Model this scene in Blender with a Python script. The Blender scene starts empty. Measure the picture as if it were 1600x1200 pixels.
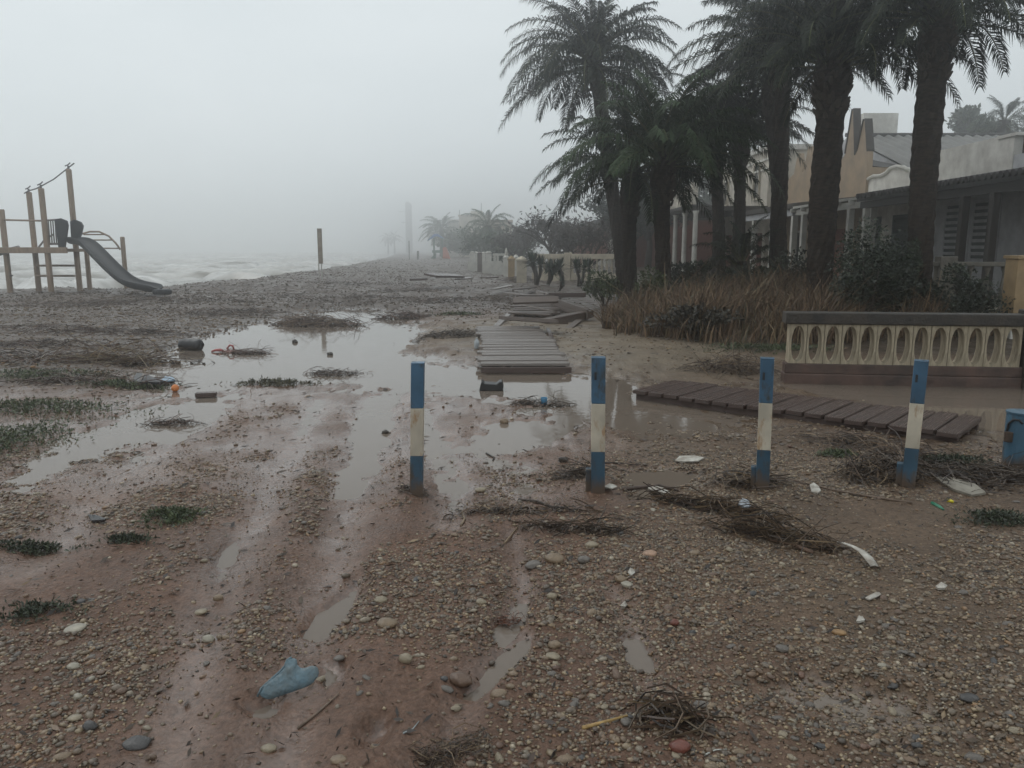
import bpy, math, random
import numpy as np
from mathutils import Vector, Matrix

# ------------------------------------------------------------------ camera, sky, sun, exposure
scene = bpy.context.scene
COL = scene.collection
R = math.radians
FPX, PITCH, EYE = 1209.0, R(9.85), 1.6
cam_data = bpy.data.cameras.new('camera')
cam_data.sensor_width = 36.0
cam_data.lens = 36.0 * FPX / 1600.0
cam_data.clip_start, cam_data.clip_end = 0.05, 3000.0
cam = bpy.data.objects.new('camera', cam_data)
COL.objects.link(cam)
cam.location = (0, 0, EYE)
cam.rotation_euler = (R(90) - PITCH, 0, 0)
scene.camera = cam

world = bpy.data.worlds.new('World')
scene.world = world
world.use_nodes = True
wn, wl = world.node_tree.nodes, world.node_tree.links
wn.clear()
SUN_ELEV, SUN_ROT = R(52), R(-60)
w_out = wn.new('ShaderNodeOutputWorld')
w_bg = wn.new('ShaderNodeBackground'); w_bg.inputs['Strength'].default_value = 0.1
w_sky = wn.new('ShaderNodeTexSky'); w_sky.sky_type = 'NISHITA'; w_sky.sun_disc = False
w_sky.sun_elevation, w_sky.sun_rotation = SUN_ELEV, SUN_ROT
w_sky.dust_density = 4.0
w_hsv = wn.new('ShaderNodeHueSaturation'); w_hsv.inputs['Saturation'].default_value = 0.35
w_co = wn.new('ShaderNodeTexCoord')
w_map = wn.new('ShaderNodeMapping'); w_map.inputs['Scale'].default_value = (1.0, 1.0, 2.6)
w_no = wn.new('ShaderNodeTexNoise'); w_no.inputs['Scale'].default_value = 2.2; w_no.inputs['Detail'].default_value = 5.0
w_no.inputs['Roughness'].default_value = 0.5
w_ramp = wn.new('ShaderNodeValToRGB')                     # the cloud deck itself: thick and thin cloud
w_ramp.color_ramp.elements[0].position = 0.30; w_ramp.color_ramp.elements[0].color = (0.80, 0.87, 0.905, 1)
w_ramp.color_ramp.elements[1].position = 0.70; w_ramp.color_ramp.elements[1].color = (0.935, 0.99, 1.02, 1)
w_mul = wn.new('ShaderNodeMixRGB'); w_mul.blend_type = 'MULTIPLY'; w_mul.inputs[0].default_value = 1.0
w_mul.inputs[2].default_value = (9.0, 9.1, 9.05, 1)
w_mix = wn.new('ShaderNodeMixRGB'); w_mix.inputs[0].default_value = 0.9
wl.new(w_co.outputs['Generated'], w_map.inputs['Vector']); wl.new(w_map.outputs[0], w_no.inputs['Vector'])
wl.new(w_no.outputs['Fac'], w_ramp.inputs['Fac']); wl.new(w_ramp.outputs['Color'], w_mul.inputs[1])
wl.new(w_sky.outputs[0], w_hsv.inputs['Color']); wl.new(w_hsv.outputs[0], w_mix.inputs[1])
wl.new(w_mul.outputs[0], w_mix.inputs[2]); wl.new(w_mix.outputs[0], w_bg.inputs['Color'])
wl.new(w_bg.outputs[0], w_out.inputs['Surface'])

sun_data = bpy.data.lights.new('sun', 'SUN')
sun_data.energy, sun_data.angle, sun_data.color = 0.5, R(40), (1.0, 0.98, 0.95)
sun = bpy.data.objects.new('sun', sun_data); COL.objects.link(sun)
_sd = Vector((math.sin(SUN_ROT) * math.cos(SUN_ELEV), math.cos(SUN_ROT) * math.cos(SUN_ELEV), math.sin(SUN_ELEV)))
sun.rotation_euler = (-_sd).to_track_quat('-Z', 'Y').to_euler()

vs = scene.view_settings
vs.view_transform, vs.look, vs.exposure, vs.gamma, vs.use_curve_mapping = 'Standard', 'None', 0.0, 1.0, False
cy = scene.cycles
cy.max_bounces, cy.diffuse_bounces, cy.glossy_bounces = 8, 2, 2
cy.transmission_bounces, cy.volume_bounces, cy.transparent_max_bounces = 2, 6, 6
cy.use_denoising = True
cy.use_adaptive_sampling = True
cy.adaptive_threshold = 0.012
cy.caustics_reflective = cy.caustics_refractive = False

# ------------------------------------------------------------------ helpers
RNG = np.random.RandomState(11)
rnd = random.Random(5)
_TAB = np.random.RandomState(3).rand(256, 256)

def vnoise(x, y, s=0):
    x = np.asarray(x, float) + 37.7 * s + 500.0; y = np.asarray(y, float) + 91.3 * s + 500.0
    ix, iy = np.floor(x).astype(int), np.floor(y).astype(int)
    fx, fy = x - ix, y - iy
    fx = fx * fx * (3 - 2 * fx); fy = fy * fy * (3 - 2 * fy)
    a, b = _TAB[ix & 255, iy & 255], _TAB[(ix + 1) & 255, iy & 255]
    c, d = _TAB[ix & 255, (iy + 1) & 255], _TAB[(ix + 1) & 255, (iy + 1) & 255]
    return (a + (b - a) * fx) * (1 - fy) + (c + (d - c) * fx) * fy

def fbm(x, y, s=0, o=3):
    t, a, n = 0.0, 0.5, 0.0
    for k in range(o):
        t = t + a * vnoise(np.asarray(x) * 2 ** k, np.asarray(y) * 2 ** k, s + 7 * k); n += a; a *= 0.5
    return t / n * 2 - 1

def sstep(a, b, v):
    t = np.clip((v - a) / (b - a), 0, 1)
    return t * t * (3 - 2 * t)

def ray(px, py):
    u, v = (px - 800.0) / FPX, (600.0 - py) / FPX
    return np.array((u, math.cos(PITCH) + v * math.sin(PITCH), -math.sin(PITCH) + v * math.cos(PITCH)))

def W(px, py, d):
    """the world point that stands at distance Y = d and shows at that pixel of the photograph"""
    r = ray(px, py); t = d / r[1]
    return Vector((r[0] * t, d, EYE + r[2] * t))

def F(px, py, z=0.0):
    r = ray(px, py); t = (z - EYE) / r[2]
    return r[0] * t, r[1] * t

def sd_poly(pts, x, y):
    """signed distance to a polygon, negative inside"""
    x = np.asarray(x, float); y = np.asarray(y, float)
    d = np.full(x.shape, 1e9); ins = np.zeros(x.shape, bool)
    n = len(pts)
    for i in range(n):
        (ax, ay), (bx, by) = pts[i], pts[(i + 1) % n]
        ex, ey = bx - ax, by - ay
        t = np.clip(((x - ax) * ex + (y - ay) * ey) / (ex * ex + ey * ey + 1e-12), 0, 1)
        d = np.minimum(d, np.hypot(x - ax - t * ex, y - ay - t * ey))
        c = ((ay > y) != (by > y)) & (x < (bx - ax) * (y - ay) / ((by - ay) if abs(by - ay) > 1e-9 else 1e-9) + ax)
        ins ^= c
    return np.where(ins, -d, d)

# ------------------------------------------------------------------ terrain shape
SHORE = [(-900, 16), (-60, 21), (-24, 25.5), (-17, 27.5), (-12.6, 28.0), (-10.6, 31), (-11.2, 40), (-15, 80), (-24, 160), (-60, 420), (-160, 900), (-900, 900)]
def PX(*pts): return [F(a, b) for a, b in pts]
PUDDLES = [  # outline on the ground, depth, edge width
    (PX((225, 588), (300, 548), (430, 494), (520, 477), (600, 479), (660, 500), (668, 522), (628, 545), (690, 572), (800, 585), (930, 590),
        (1010, 606), (1000, 640), (930, 645), (860, 622), (740, 612), (640, 606), (560, 600), (400, 594), (300, 615)), 0.09, 0.75),
    (PX((-60, 770), (90, 700), (230, 640), (330, 628), (300, 655), (200, 700), (70, 760), (-60, 840)), 0.042, 0.30),
    (PX((530, 655), (575, 610), (640, 604), (640, 660), (600, 720), (540, 790), (500, 850), (470, 850), (500, 760)), 0.012, 0.22),
    (PX((700, 700), (770, 665), (870, 662), (880, 690), (815, 715), (860, 760), (800, 785), (715, 795), (700, 760)), 0.016, 0.2),
    (PX((930, 640), (1180, 600), (1230, 640), (1180, 690), (960, 690)), 0.008, 0.35),
    (PX((1180, 596), (1640, 606), (1700, 720), (1560, 728), (1520, 690), (1540, 655), (1300, 622)), 0.03, 0.3),
    (PX((985, 790), (1080, 760), (1110, 742), (1040, 735), (960, 740)), 0.03, 0.1),
    (PX((500, 1040), (548, 1050), (545, 1080), (515, 1090), (495, 1070)), 0.035, 0.03),
    (PX((718, 1095), (750, 1070), (770, 1040), (800, 1015), (835, 985), (845, 1010), (800, 1060), (745, 1100)), 0.035, 0.03),
    (PX((385, 1105), (430, 1095), (450, 1120), (410, 1140), (385, 1130)), 0.035, 0.03),
    (PX((560, 1165), (590, 1135), (612, 1150), (600, 1190), (570, 1195)), 0.035, 0.03),
    (PX((970, 1000), (1000, 1000), (1022, 1035), (1015, 1050), (985, 1030)), 0.035, 0.03),
    (PX((770, 985), (790, 975), (815, 940), (830, 950), (820, 975), (790, 1010)), 0.03, 0.03),
    (PX((1190, 1080), (1290, 1060), (1400, 1090), (1500, 1150), (1420, 1190), (1290, 1160), (1220, 1120)), 0.028, 0.10),
    (PX((470, 1000), (500, 960), (540, 930), (560, 900), (580, 910), (550, 960), (510, 1010)), 0.03, 0.04),
    (PX((330, 900), (345, 870), (365, 850), (370, 880), (345, 925)), 0.03, 0.04),
]
def sd_line(pts, x, y):
    d = np.full(np.shape(x), 1e9)
    for (ax, ay), (bx, by) in zip(pts[:-1], pts[1:]):
        ex, ey = bx - ax, by - ay; t = np.clip(((x - ax) * ex + (y - ay) * ey) / (ex * ex + ey * ey), 0, 1)
        d = np.minimum(d, np.hypot(x - ax - t * ex, y - ay - t * ey))
    return d
RUTS = [(PX((250, 1260), (300, 1110), (350, 930), (425, 770), (500, 625)), 0.13, 0.024), (PX((420, 1240), (470, 1060), (520, 900), (565, 740), (600, 620)), 0.13, 0.032),
        (PX((40, 900), (180, 760), (330, 650)), 0.16, 0.02), (PX((650, 1260), (735, 1090), (790, 1000), (815, 920), (800, 840)), 0.07, 0.030), (PX((1010, 1080), (990, 1000), (960, 930)), 0.06, 0.028),
        (PX((700, 830), (690, 740), (660, 640)), 0.12, 0.03)]
BOLL = PX((651, 772), (934, 766), (1191, 762), (1419, 757))
def rut_mask(x, y, k=1.0):
    m = np.zeros(np.shape(x))
    for pts, w, dep in RUTS: m = np.maximum(m, np.exp(-(sd_line(pts, x, y) / (w * k)) ** 2))
    return m
GARDEN = [(1.9, 13.2), (3.4, 11.6), (8.5, 10.6), (14, 9.5), (60, 9.5), (60, 90), (2.0, 90), (2.2, 38), (2.6, 24), (2.1, 18)]

def height(x, y):
    x = np.asarray(x, float); y = np.asarray(y, float)
    sh = sd_poly(SHORE, x, y)                       # + on land
    w1 = fbm(x * 0.9, y * 0.9, 1, 3)
    w2 = fbm(x * 5.0, y * 5.0, 2, 3)
    w3 = fbm(x * 19.0, y * 19.0, 3, 2)
    near = sstep(6.5, 4.3, y)
    left = sstep(-4.0, -7.5, x + 0.25 * (y - 9) * (y < 20)) * sstep(5.5, 8.5, y)
    z = 0.020 + 0.022 * near + 0.016 * w1 + 0.013 * w2 + 0.008 * w3 * sstep(18, 8, y)
    z = z + 0.05 * left
    # wheel ruts running along the track
    for pts, w, dep in RUTS:
        dd = sd_line(pts, x, y) + 0.03 * w1
        z = z - dep * np.exp(-(dd / w) ** 2) + 0.45 * dep * np.exp(-((dd - 2.1 * w) / (0.8 * w)) ** 2)
    for bx, by in BOLL: z = z + 0.028 * np.exp(-((x - bx) ** 2 + (y - by - 0.02) ** 2) / 0.15 ** 2) * (1 + 0.8 * w3)      # silt banked up round each post
    # sand bars beside the planks
    sand = np.exp(-(((x - 0.2) / 2.6) ** 2 + ((y - 15.5) / 3.6) ** 2)) + np.exp(-(((x - 1.9) / 1.1) ** 2 + ((y - 11.8) / 1.6) ** 2))
    z = z + 0.10 * np.clip(sand, 0, 1)
    for pts, dep, ed in PUDDLES:
        s = sd_poly(pts, x, y) + ed * (0.8 * w2 + 0.45 * w1 + 0.35 * w3)
        z = z - (dep + 0.018) * sstep(ed, -ed, s)
    # storm berm and beach
    berm = sstep(15.5, 25, y - 0.22 * x + 1.2 * w1) * 0.20 * (0.5 + 0.5 * sstep(-14, -8, x))
    crest = np.exp(-((sh - 2.5) / 4.0) ** 2) * 0.16 * (0.45 + 0.55 * sstep(-15, -10, x)) * (0.75 + 0.5 * vnoise(x * 0.22, y * 0.12, 9))
    rough = (0.14 * fbm(x * 0.45, y * 0.45, 4, 3) + 0.05 * w2) * sstep(15, 24, y) * (1 - sstep(80, 200, y))
    beach = sstep(10.0, 30, y) * sstep(5.0, -0.5, x - 0.0 * y)
    lb = sstep(-5.5, -10, x) * sstep(9, 15, y) * 0.07
    z = z + (berm + rough) * np.maximum(beach, sstep(24, 40, y)) + crest * sstep(20, 26, y) + lb
    g = sd_poly(GARDEN, x, y) + 0.3 * w1
    z = z + 0.22 * sstep(0.3, -2.2, g) * sstep(-0.2, -5, g + 0.0) + 0.06 * sstep(0.25, -0.3, g)
    # falls into the sea
    z = z - 2.6 * sstep(0.6, -8.0, sh + 0.8 * w1)
    return z

def H(x, y): return float(height(np.array([x]), np.array([y]))[0])

def G(px, py, up=0.0):
    """where the photograph's pixel meets the ground"""
    z = 0.02
    for _ in range(6):
        x, y = F(px, py, z); z = 0.5 * z + 0.5 * H(x, y)
    x, y = F(px, py, z)
    return Vector((x, y, H(x, y) + up))

# ------------------------------------------------------------------ materials
def new_mat(name):
    m = bpy.data.materials.new(name); m.use_nodes = True
    n, l = m.node_tree.nodes, m.node_tree.links
    b = n['Principled BSDF']
    return m, n, l, b

def mat(name, col, rough=0.7, var=0.25, scale=6.0, bump=0.2, bscale=None, spec=0.5, metal=0.0, tint=None, stretch=(1, 1, 1), detail=5.0, rvar=0.15, coords='Object'):
    """colour with uneven weathering, fine relief and uneven gloss"""
    m, n, l, b = new_mat(name)
    tc = n.new('ShaderNodeTexCoord'); mp = n.new('ShaderNodeMapping'); mp.inputs['Scale'].default_value = stretch
    l.new(tc.outputs[coords], mp.inputs['Vector'])
    no = n.new('ShaderNodeTexNoise'); no.inputs['Scale'].default_value = scale; no.inputs['Detail'].default_value = detail; no.inputs['Roughness'].default_value = 0.62
    l.new(mp.outputs[0], no.inputs['Vector'])
    rp = n.new('ShaderNodeValToRGB')
    t = tint or tuple(c * (1 - var) for c in col)
    rp.color_ramp.elements[0].position, rp.color_ramp.elements[1].position = 0.33, 0.66
    rp.color_ramp.elements[0].color = (*t, 1); rp.color_ramp.elements[1].color = (*[min(1, c * (1 + 0.35 * var)) for c in col], 1)
    l.new(no.outputs['Fac'], rp.inputs['Fac']); l.new(rp.outputs[0], b.inputs['Base Color'])
    mr = n.new('ShaderNodeMapRange'); mr.inputs['To Min'].default_value = max(0.03, rough - rvar); mr.inputs['To Max'].default_value = min(1, rough + rvar)
    l.new(no.outputs['Fac'], mr.inputs['Value']); l.new(mr.outputs[0], b.inputs['Roughness'])
    b.inputs['Specular IOR Level'].default_value = spec; b.inputs['Metallic'].default_value = metal
    if bump:
        n2 = n.new('ShaderNodeTexNoise'); n2.inputs['Scale'].default_value = bscale or scale * 5; n2.inputs['Detail'].default_value = 4
        l.new(mp.outputs[0], n2.inputs['Vector'])
        bp = n.new('ShaderNodeBump'); bp.inputs['Strength'].default_value = bump; bp.inputs['Distance'].default_value = 0.02
        l.new(n2.outputs['Fac'], bp.inputs['Height']); l.new(bp.outputs[0], b.inputs['Normal'])
    return m

def attr_mat(name, rough=0.6, var=0.3, scale=40.0, spec=0.5, transl=0.0):
    """colour carried by each piece (attribute col), with grain on top"""
    m, n, l, b = new_mat(name)
    at = n.new('ShaderNodeAttribute'); at.attribute_name = 'col'
    tc = n.new('ShaderNodeTexCoord'); no = n.new('ShaderNodeTexNoise'); no.inputs['Scale'].default_value = scale; no.inputs['Detail'].default_value = 3
    l.new(tc.outputs['Object'], no.inputs['Vector'])
    mr = n.new('ShaderNodeMapRange'); mr.inputs['From Min'].default_value = 0.25; mr.inputs['From Max'].default_value = 0.75
    mr.inputs['To Min'].default_value = 1 - var; mr.inputs['To Max'].default_value = 1 + 0.5 * var
    l.new(no.outputs['Fac'], mr.inputs['Value'])
    mx = n.new('ShaderNodeVectorMath'); mx.operation = 'SCALE'
    l.new(at.outputs['Color'], mx.inputs[0]); l.new(mr.outputs[0], mx.inputs['Scale']); l.new(mx.outputs[0], b.inputs['Base Color'])
    b.inputs['Roughness'].default_value = rough; b.inputs['Specular IOR Level'].default_value = spec
    return m

# ------------------------------------------------------------------ mesh building
class MB:
    def __init__(s): s.v, s.f, s.c = [], [], []
    def add(s, v, f, c=None):
        o = len(s.v); s.v.extend([tuple(p) for p in v]); s.f.extend([tuple(i + o for i in q) for q in f])
        if c is not None: s.c.extend([c] * len(v))
        return s
    def box(s, cx, cy, cz, sx, sy, sz, m=None, c=None):
        v = [Vector((cx + a * sx / 2, cy + b * sy / 2, cz + d * sz / 2)) for d in (-1, 1) for b in (-1, 1) for a in (-1, 1)]
        if m is not None: v = [m @ p for p in v]
        return s.add(v, [(0, 2, 3, 1), (4, 5, 7, 6), (0, 1, 5, 4), (2, 6, 7, 3), (0, 4, 6, 2), (1, 3, 7, 5)], c)
    def span(s, x0, x1, y0, y1, z0, z1, c=None):
        return s.box((x0 + x1) / 2, (y0 + y1) / 2, (z0 + z1) / 2, abs(x1 - x0), abs(y1 - y0), abs(z1 - z0), None, c)
    def tube(s, pts, rad, seg=8, caps=True, c=None, flat=1.0):
        pts = [Vector(p) for p in pts]; n = len(pts)
        if not hasattr(rad, '__len__'): rad = [rad] * n
        v, f = [], []
        ref = Vector((0.12, 0.31, 1)).normalized()
        for i, p in enumerate(pts):
            t = (pts[min(i + 1, n - 1)] - pts[max(i - 1, 0)]).normalized()
            if abs(t.dot(ref)) > 0.97: rf = Vector((1, 0.1, 0)).normalized()
            else: rf = ref
            a = t.cross(rf).normalized(); b = a.cross(t).normalized()
            for k in range(seg):
                q = 2 * math.pi * k / seg
                v.append(p + a * (math.cos(q) * rad[i]) + b * (math.sin(q) * rad[i] * flat))
        for i in range(n - 1):
            for k in range(seg):
                k2 = (k + 1) % seg
                f.append((i * seg + k, i * seg + k2, (i + 1) * seg + k2, (i + 1) * seg + k))
        if caps: f.append(tuple(range(seg))[::-1]); f.append(tuple(range((n - 1) * seg, n * seg)))
        return s.add(v, f, c)
    def lathe(s, prof, seg=12, at=(0, 0, 0), c=None):
        v, f = [], []
        for r, z in prof:
            for k in range(seg):
                q = 2 * math.pi * k / seg; v.append((at[0] + r * math.cos(q), at[1] + r * math.sin(q), at[2] + z))
        for i in range(len(prof) - 1):
            for k in range(seg):
                k2 = (k + 1) % seg; f.append((i * seg + k, i * seg + k2, (i + 1) * seg + k2, (i + 1) * seg + k))
        f.append(tuple(range(seg))[::-1]); f.append(tuple(range((len(prof) - 1) * seg, len(prof) * seg)))
        return s.add(v, f, c)
    def prism(s, poly, axis, a0, a1, c=None):
        """polygon in the plane across `axis`, extruded from a0 to a1"""
        def P(p, a): return {'x': (a, p[0], p[1]), 'y': (p[0], a, p[1]), 'z': (p[0], p[1], a)}[axis]
        n = len(poly)
        v = [P(p, a0) for p in poly] + [P(p, a1) for p in poly]
        f = [tuple(range(n))[::-1], tuple(range(n, 2 * n))] + [(i, (i + 1) % n, n + (i + 1) % n, n + i) for i in range(n)]
        return s.add(v, f, c)
    def build(s, name, m, parent=None, smooth=False, bevel=0.0, loc=None, fix=True):
        me = bpy.data.meshes.new(name)
        me.from_pydata(s.v, [], s.f); 
        if s.c:
            at = me.color_attributes.new('col', 'FLOAT_COLOR', 'POINT')
            at.data.foreach_set('color', np.array([(*c, 1.0) for c in s.c], np.float32).ravel())
        me.update()
        if fix: fixn(me)
        return link(name, me, m, parent, smooth, bevel, loc)

def fixn(me):
    import bmesh
    b = bmesh.new(); b.from_mesh(me); bmesh.ops.recalc_face_normals(b, faces=b.faces); b.to_mesh(me); b.free()

def link(name, me, m=None, parent=None, smooth=False, bevel=0.0, loc=None):
    o = bpy.data.objects.new(name, me); COL.objects.link(o)
    if m is not None and not me.materials: me.materials.append(m)
    if smooth: me.shade_smooth()
    if parent is not None: o.parent = parent
    if loc is not None: o.location = loc
    if bevel:
        b = o.modifiers.new('edge', 'BEVEL'); b.width = bevel; b.segments = 2; b.limit_method = 'ANGLE'; b.angle_limit = R(40)
    return o

def big_mesh(name, v, f, m, cols=None, smooth=True, parent=None, wet=None):
    """numpy arrays: v (n,3), f (m,k)"""
    me = bpy.data.meshes.new(name); k = f.shape[1]
    me.vertices.add(len(v)); me.vertices.foreach_set('co', np.ascontiguousarray(v, np.float32).ravel())
    me.loops.add(f.size); me.loops.foreach_set('vertex_index', np.ascontiguousarray(f, np.int32).ravel())
    me.polygons.add(len(f)); me.polygons.foreach_set('loop_start', np.arange(0, f.size, k, dtype=np.int32))
    me.polygons.foreach_set('use_smooth', np.full(len(f), smooth, bool))
    me.update(calc_edges=True)
    if cols is not None:
        at = me.color_attributes.new('col', 'FLOAT_COLOR', 'POINT')
        at.data.foreach_set('color', np.concatenate([cols, np.ones((len(cols), 1))], 1).astype(np.float32).ravel())
    if wet is not None: me.attributes.new('wet', 'FLOAT', 'POINT').data.foreach_set('value', wet.astype(np.float32))
    me.validate()
    return link(name, me, m, parent)

def tag(o, label=None, cat=None, group=None, kind=None):
    for k, v in (('label', label), ('category', cat), ('group', group), ('kind', kind)):
        if v: o[k] = v
    return o

def thing(name, loc, label, cat, group=None, rz=0.0):
    o = bpy.data.objects.new(name, None); COL.objects.link(o)
    o.location = loc; o.rotation_euler = (0, 0, rz); o.empty_display_size = 0.2
    return tag(o, label, cat, group)

def grid_faces(nx, ny):
    i = np.arange(nx - 1)[None, :] + nx * np.arange(ny - 1)[:, None]
    i = i.ravel()
    return np.stack([i, i + 1, i + nx + 1, i + nx], 1)

# ------------------------------------------------------------------ ground
def axis(fine, half, step, grow, far):
    a = list(np.arange(0, half, step)); s = step
    while a[-1] < far: s *= grow; a.append(a[-1] + s)
    return np.array(a)
xp = axis(0, 3.6, 0.032, 1.032, 480); gx = np.concatenate([-xp[:0:-1], xp])
ys = [-30, -20, -12, -7, -4, -2, -1, -0.4, 0.1, 0.5, 0.8, 1.1, 1.3]
while ys[-1] < 620: ys.append(ys[-1] + max(0.028, 0.0125 * ys[-1]))
gy = np.array(ys)
XX, YY = np.meshgrid(gx, gy); xx, yy = XX.ravel(), YY.ravel()
zz = height(xx, yy)

def gravel_field(x, y):
    """how stony the ground is, 0 mud .. 1 shingle"""
    n = fbm(x * 0.8, y * 0.8, 21, 3) + 0.6 * fbm(x * 3.0, y * 3.0, 22, 2)
    g = 0.27 + 0.85 * n
    g = g + 0.45 * sstep(4.6, 3.2, y) * sstep(-0.9, 0.4, x) + 0.35 * sstep(3.9, 2.8, y) * sstep(-0.6, -1.4, x)
    g = g + 0.5 * np.exp(-(((x + 2.9) / 1.1) ** 2 + ((y - 4.45) / 0.5) ** 2))
    g = g + 0.4 * np.exp(-(((x - 1.9) / 1.2) ** 2 + ((y - 5.3) / 0.5) ** 2))
    g = g - 0.5 * np.exp(-(((x + 1.0) / 1.2) ** 2 + ((y - 6.3) / 1.6) ** 2)) - 0.3 * np.exp(-(((x - 1.6) / 0.7) ** 2 + ((y - 2.3) / 0.35) ** 2))
    g = g - 0.3 * np.exp(-(((x + 0.35) / 0.35) ** 2 + ((y - 2.45) / 0.5) ** 2)) - 0.35 * np.exp(-(((x - 1.7) / 1.0) ** 2 + ((y - 4.35) / 0.35) ** 2))
    g = g - 0.55 * rut_mask(x, y, 1.1) + 0.16 * np.clip(rut_mask(x, y, 2.6) - rut_mask(x, y, 1.5), 0, 1)
    sandy = np.exp(-(((x - 0.3) / 2.6) ** 2 + ((y - 14.5) / 3.8) ** 2)) + np.exp(-(((x - 2.2) / 1.3) ** 2 + ((y - 11.5) / 1.8) ** 2))
    sh = sstep(14.5, 19, y) * sstep(3.5, 0.5, x) + sstep(-3.6, -5.5, x) * sstep(7.5, 9.5, y)
    return np.clip(np.maximum(np.maximum(g * sstep(13, 9, y), 0.62 * np.clip(sandy, 0, 1) * (0.7 + 0.5 * n)), sh * (0.75 + 0.4 * n)), 0, 1)

def ground_colour(x, y, z):
    n1 = fbm(x * 0.7, y * 0.7, 31, 4)[:, None]; n2 = fbm(x * 4, y * 4, 32, 3)[:, None]
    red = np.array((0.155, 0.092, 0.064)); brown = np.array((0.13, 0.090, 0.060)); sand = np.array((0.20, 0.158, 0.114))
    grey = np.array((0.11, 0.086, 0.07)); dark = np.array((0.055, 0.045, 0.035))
    c = np.broadcast_to(red, (len(x), 3)).copy()
    t = np.clip(sstep(0.1, 1.6, x)[:, None] * 0.9 + 0.25 * n1, 0, 1); c = c * (1 - t) + brown * t
    s = np.exp(-(((x - 0.3) / 2.6) ** 2 + ((y - 14.5) / 3.8) ** 2)) + np.exp(-(((x - 2.2) / 1.3) ** 2 + ((y - 11.5) / 1.8) ** 2))
    t = np.clip(s[:, None] * 1.1 + 0.25 * n2 * (s[:, None] > 0.15), 0, 1); c = c * (1 - t) + sand * t
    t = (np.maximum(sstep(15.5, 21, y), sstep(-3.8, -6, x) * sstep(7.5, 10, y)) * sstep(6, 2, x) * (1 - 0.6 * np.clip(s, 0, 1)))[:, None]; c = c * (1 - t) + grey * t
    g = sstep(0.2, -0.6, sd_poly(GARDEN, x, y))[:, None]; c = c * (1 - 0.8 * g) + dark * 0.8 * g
    return np.clip(c * (1 + 0.25 * n2 + 0.15 * n1), 0.01, 1)

def wetness(x, y, z):
    mud = np.clip(0.95 - 1.3 * gravel_field(x, y) + 0.7 * fbm(x * 2.2, y * 2.2, 61, 3), 0, 1) * sstep(3.9, 5.6, y) * sstep(13, 10, y) * sstep(2.4, 0.8, x)
    return np.clip(np.maximum(np.maximum(mud * 0.95, 0.9 * rut_mask(x, y, 1.15) * (0.75 + 0.5 * fbm(x * 6, y * 6, 62, 2))), sstep(0.030, 0.002, z) * (y < 24)), 0, 1)

m, n, l, b = new_mat('wet_ground')
at = n.new('ShaderNodeAttribute'); at.attribute_name = 'col'
ge = n.new('ShaderNodeNewGeometry')
no = n.new('ShaderNodeTexNoise'); no.inputs['Scale'].default_value = 34; no.inputs['Detail'].default_value = 6; no.inputs['Roughness'].default_value = 0.7
vo = n.new('ShaderNodeTexVoronoi'); vo.inputs['Scale'].default_value = 55
nl = n.new('ShaderNodeTexNoise'); nl.inputs['Scale'].default_value = 2.6; nl.inputs['Detail'].default_value = 5
for q in (no, vo, nl): l.new(ge.outputs['Position'], q.inputs['Vector'])
mr = n.new('ShaderNodeMapRange'); mr.inputs['From Min'].default_value = 0.3; mr.inputs['From Max'].default_value = 0.7; mr.inputs['To Min'].default_value = 0.55; mr.inputs['To Max'].default_value = 1.3
l.new(no.outputs['Fac'], mr.inputs['Value'])
sc_ = n.new('ShaderNodeVectorMath'); sc_.operation = 'SCALE'; l.new(at.outputs['Color'], sc_.inputs[0]); l.new(mr.outputs[0], sc_.inputs['Scale'])
l.new(sc_.outputs[0], b.inputs['Base Color'])
r2 = n.new('ShaderNodeMapRange'); r2.inputs['From Min'].default_value = 0.35; r2.inputs['From Max'].default_value = 0.65; r2.inputs['To Min'].default_value = 0.28; r2.inputs['To Max'].default_value = 0.62
l.new(nl.outputs['Fac'], r2.inputs['Value'])
aw = n.new('ShaderNodeAttribute'); aw.attribute_name = 'wet'
wm = n.new('ShaderNodeMix'); wm.data_type = 'FLOAT'; l.new(aw.outputs['Fac'], wm.inputs[0]); l.new(r2.outputs[0], wm.inputs[2]); wm.inputs[3].default_value = 0.10
l.new(wm.outputs[0], b.inputs['Roughness'])
sp = n.new('ShaderNodeMapRange'); sp.inputs['To Min'].default_value = 0.22; sp.inputs['To Max'].default_value = 0.8
l.new(aw.outputs['Fac'], sp.inputs['Value']); l.new(sp.outputs[0], b.inputs['Specular IOR Level'])
ad = n.new('ShaderNodeMath'); ad.operation = 'MULTIPLY_ADD'; ad.inputs[1].default_value = -0.5
l.new(vo.outputs['Distance'], ad.inputs[0]); l.new(no.outputs['Fac'], ad.inputs[2])
bp = n.new('ShaderNodeBump'); bp.inputs['Distance'].default_value = 0.02
ws = n.new('ShaderNodeMapRange'); ws.inputs['To Min'].default_value = 0.75; ws.inputs['To Max'].default_value = 0.10
l.new(aw.outputs['Fac'], ws.inputs['Value']); l.new(ws.outputs[0], bp.inputs['Strength'])
l.new(ad.outputs[0], bp.inputs['Height']); l.new(bp.outputs[0], b.inputs['Normal'])
M_GROUND = m
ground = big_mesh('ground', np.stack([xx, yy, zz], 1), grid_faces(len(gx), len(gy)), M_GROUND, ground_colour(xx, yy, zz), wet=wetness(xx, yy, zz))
tag(ground, 'wet reddish mud and shingle ground rising to the beach', None, None, 'structure')

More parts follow.
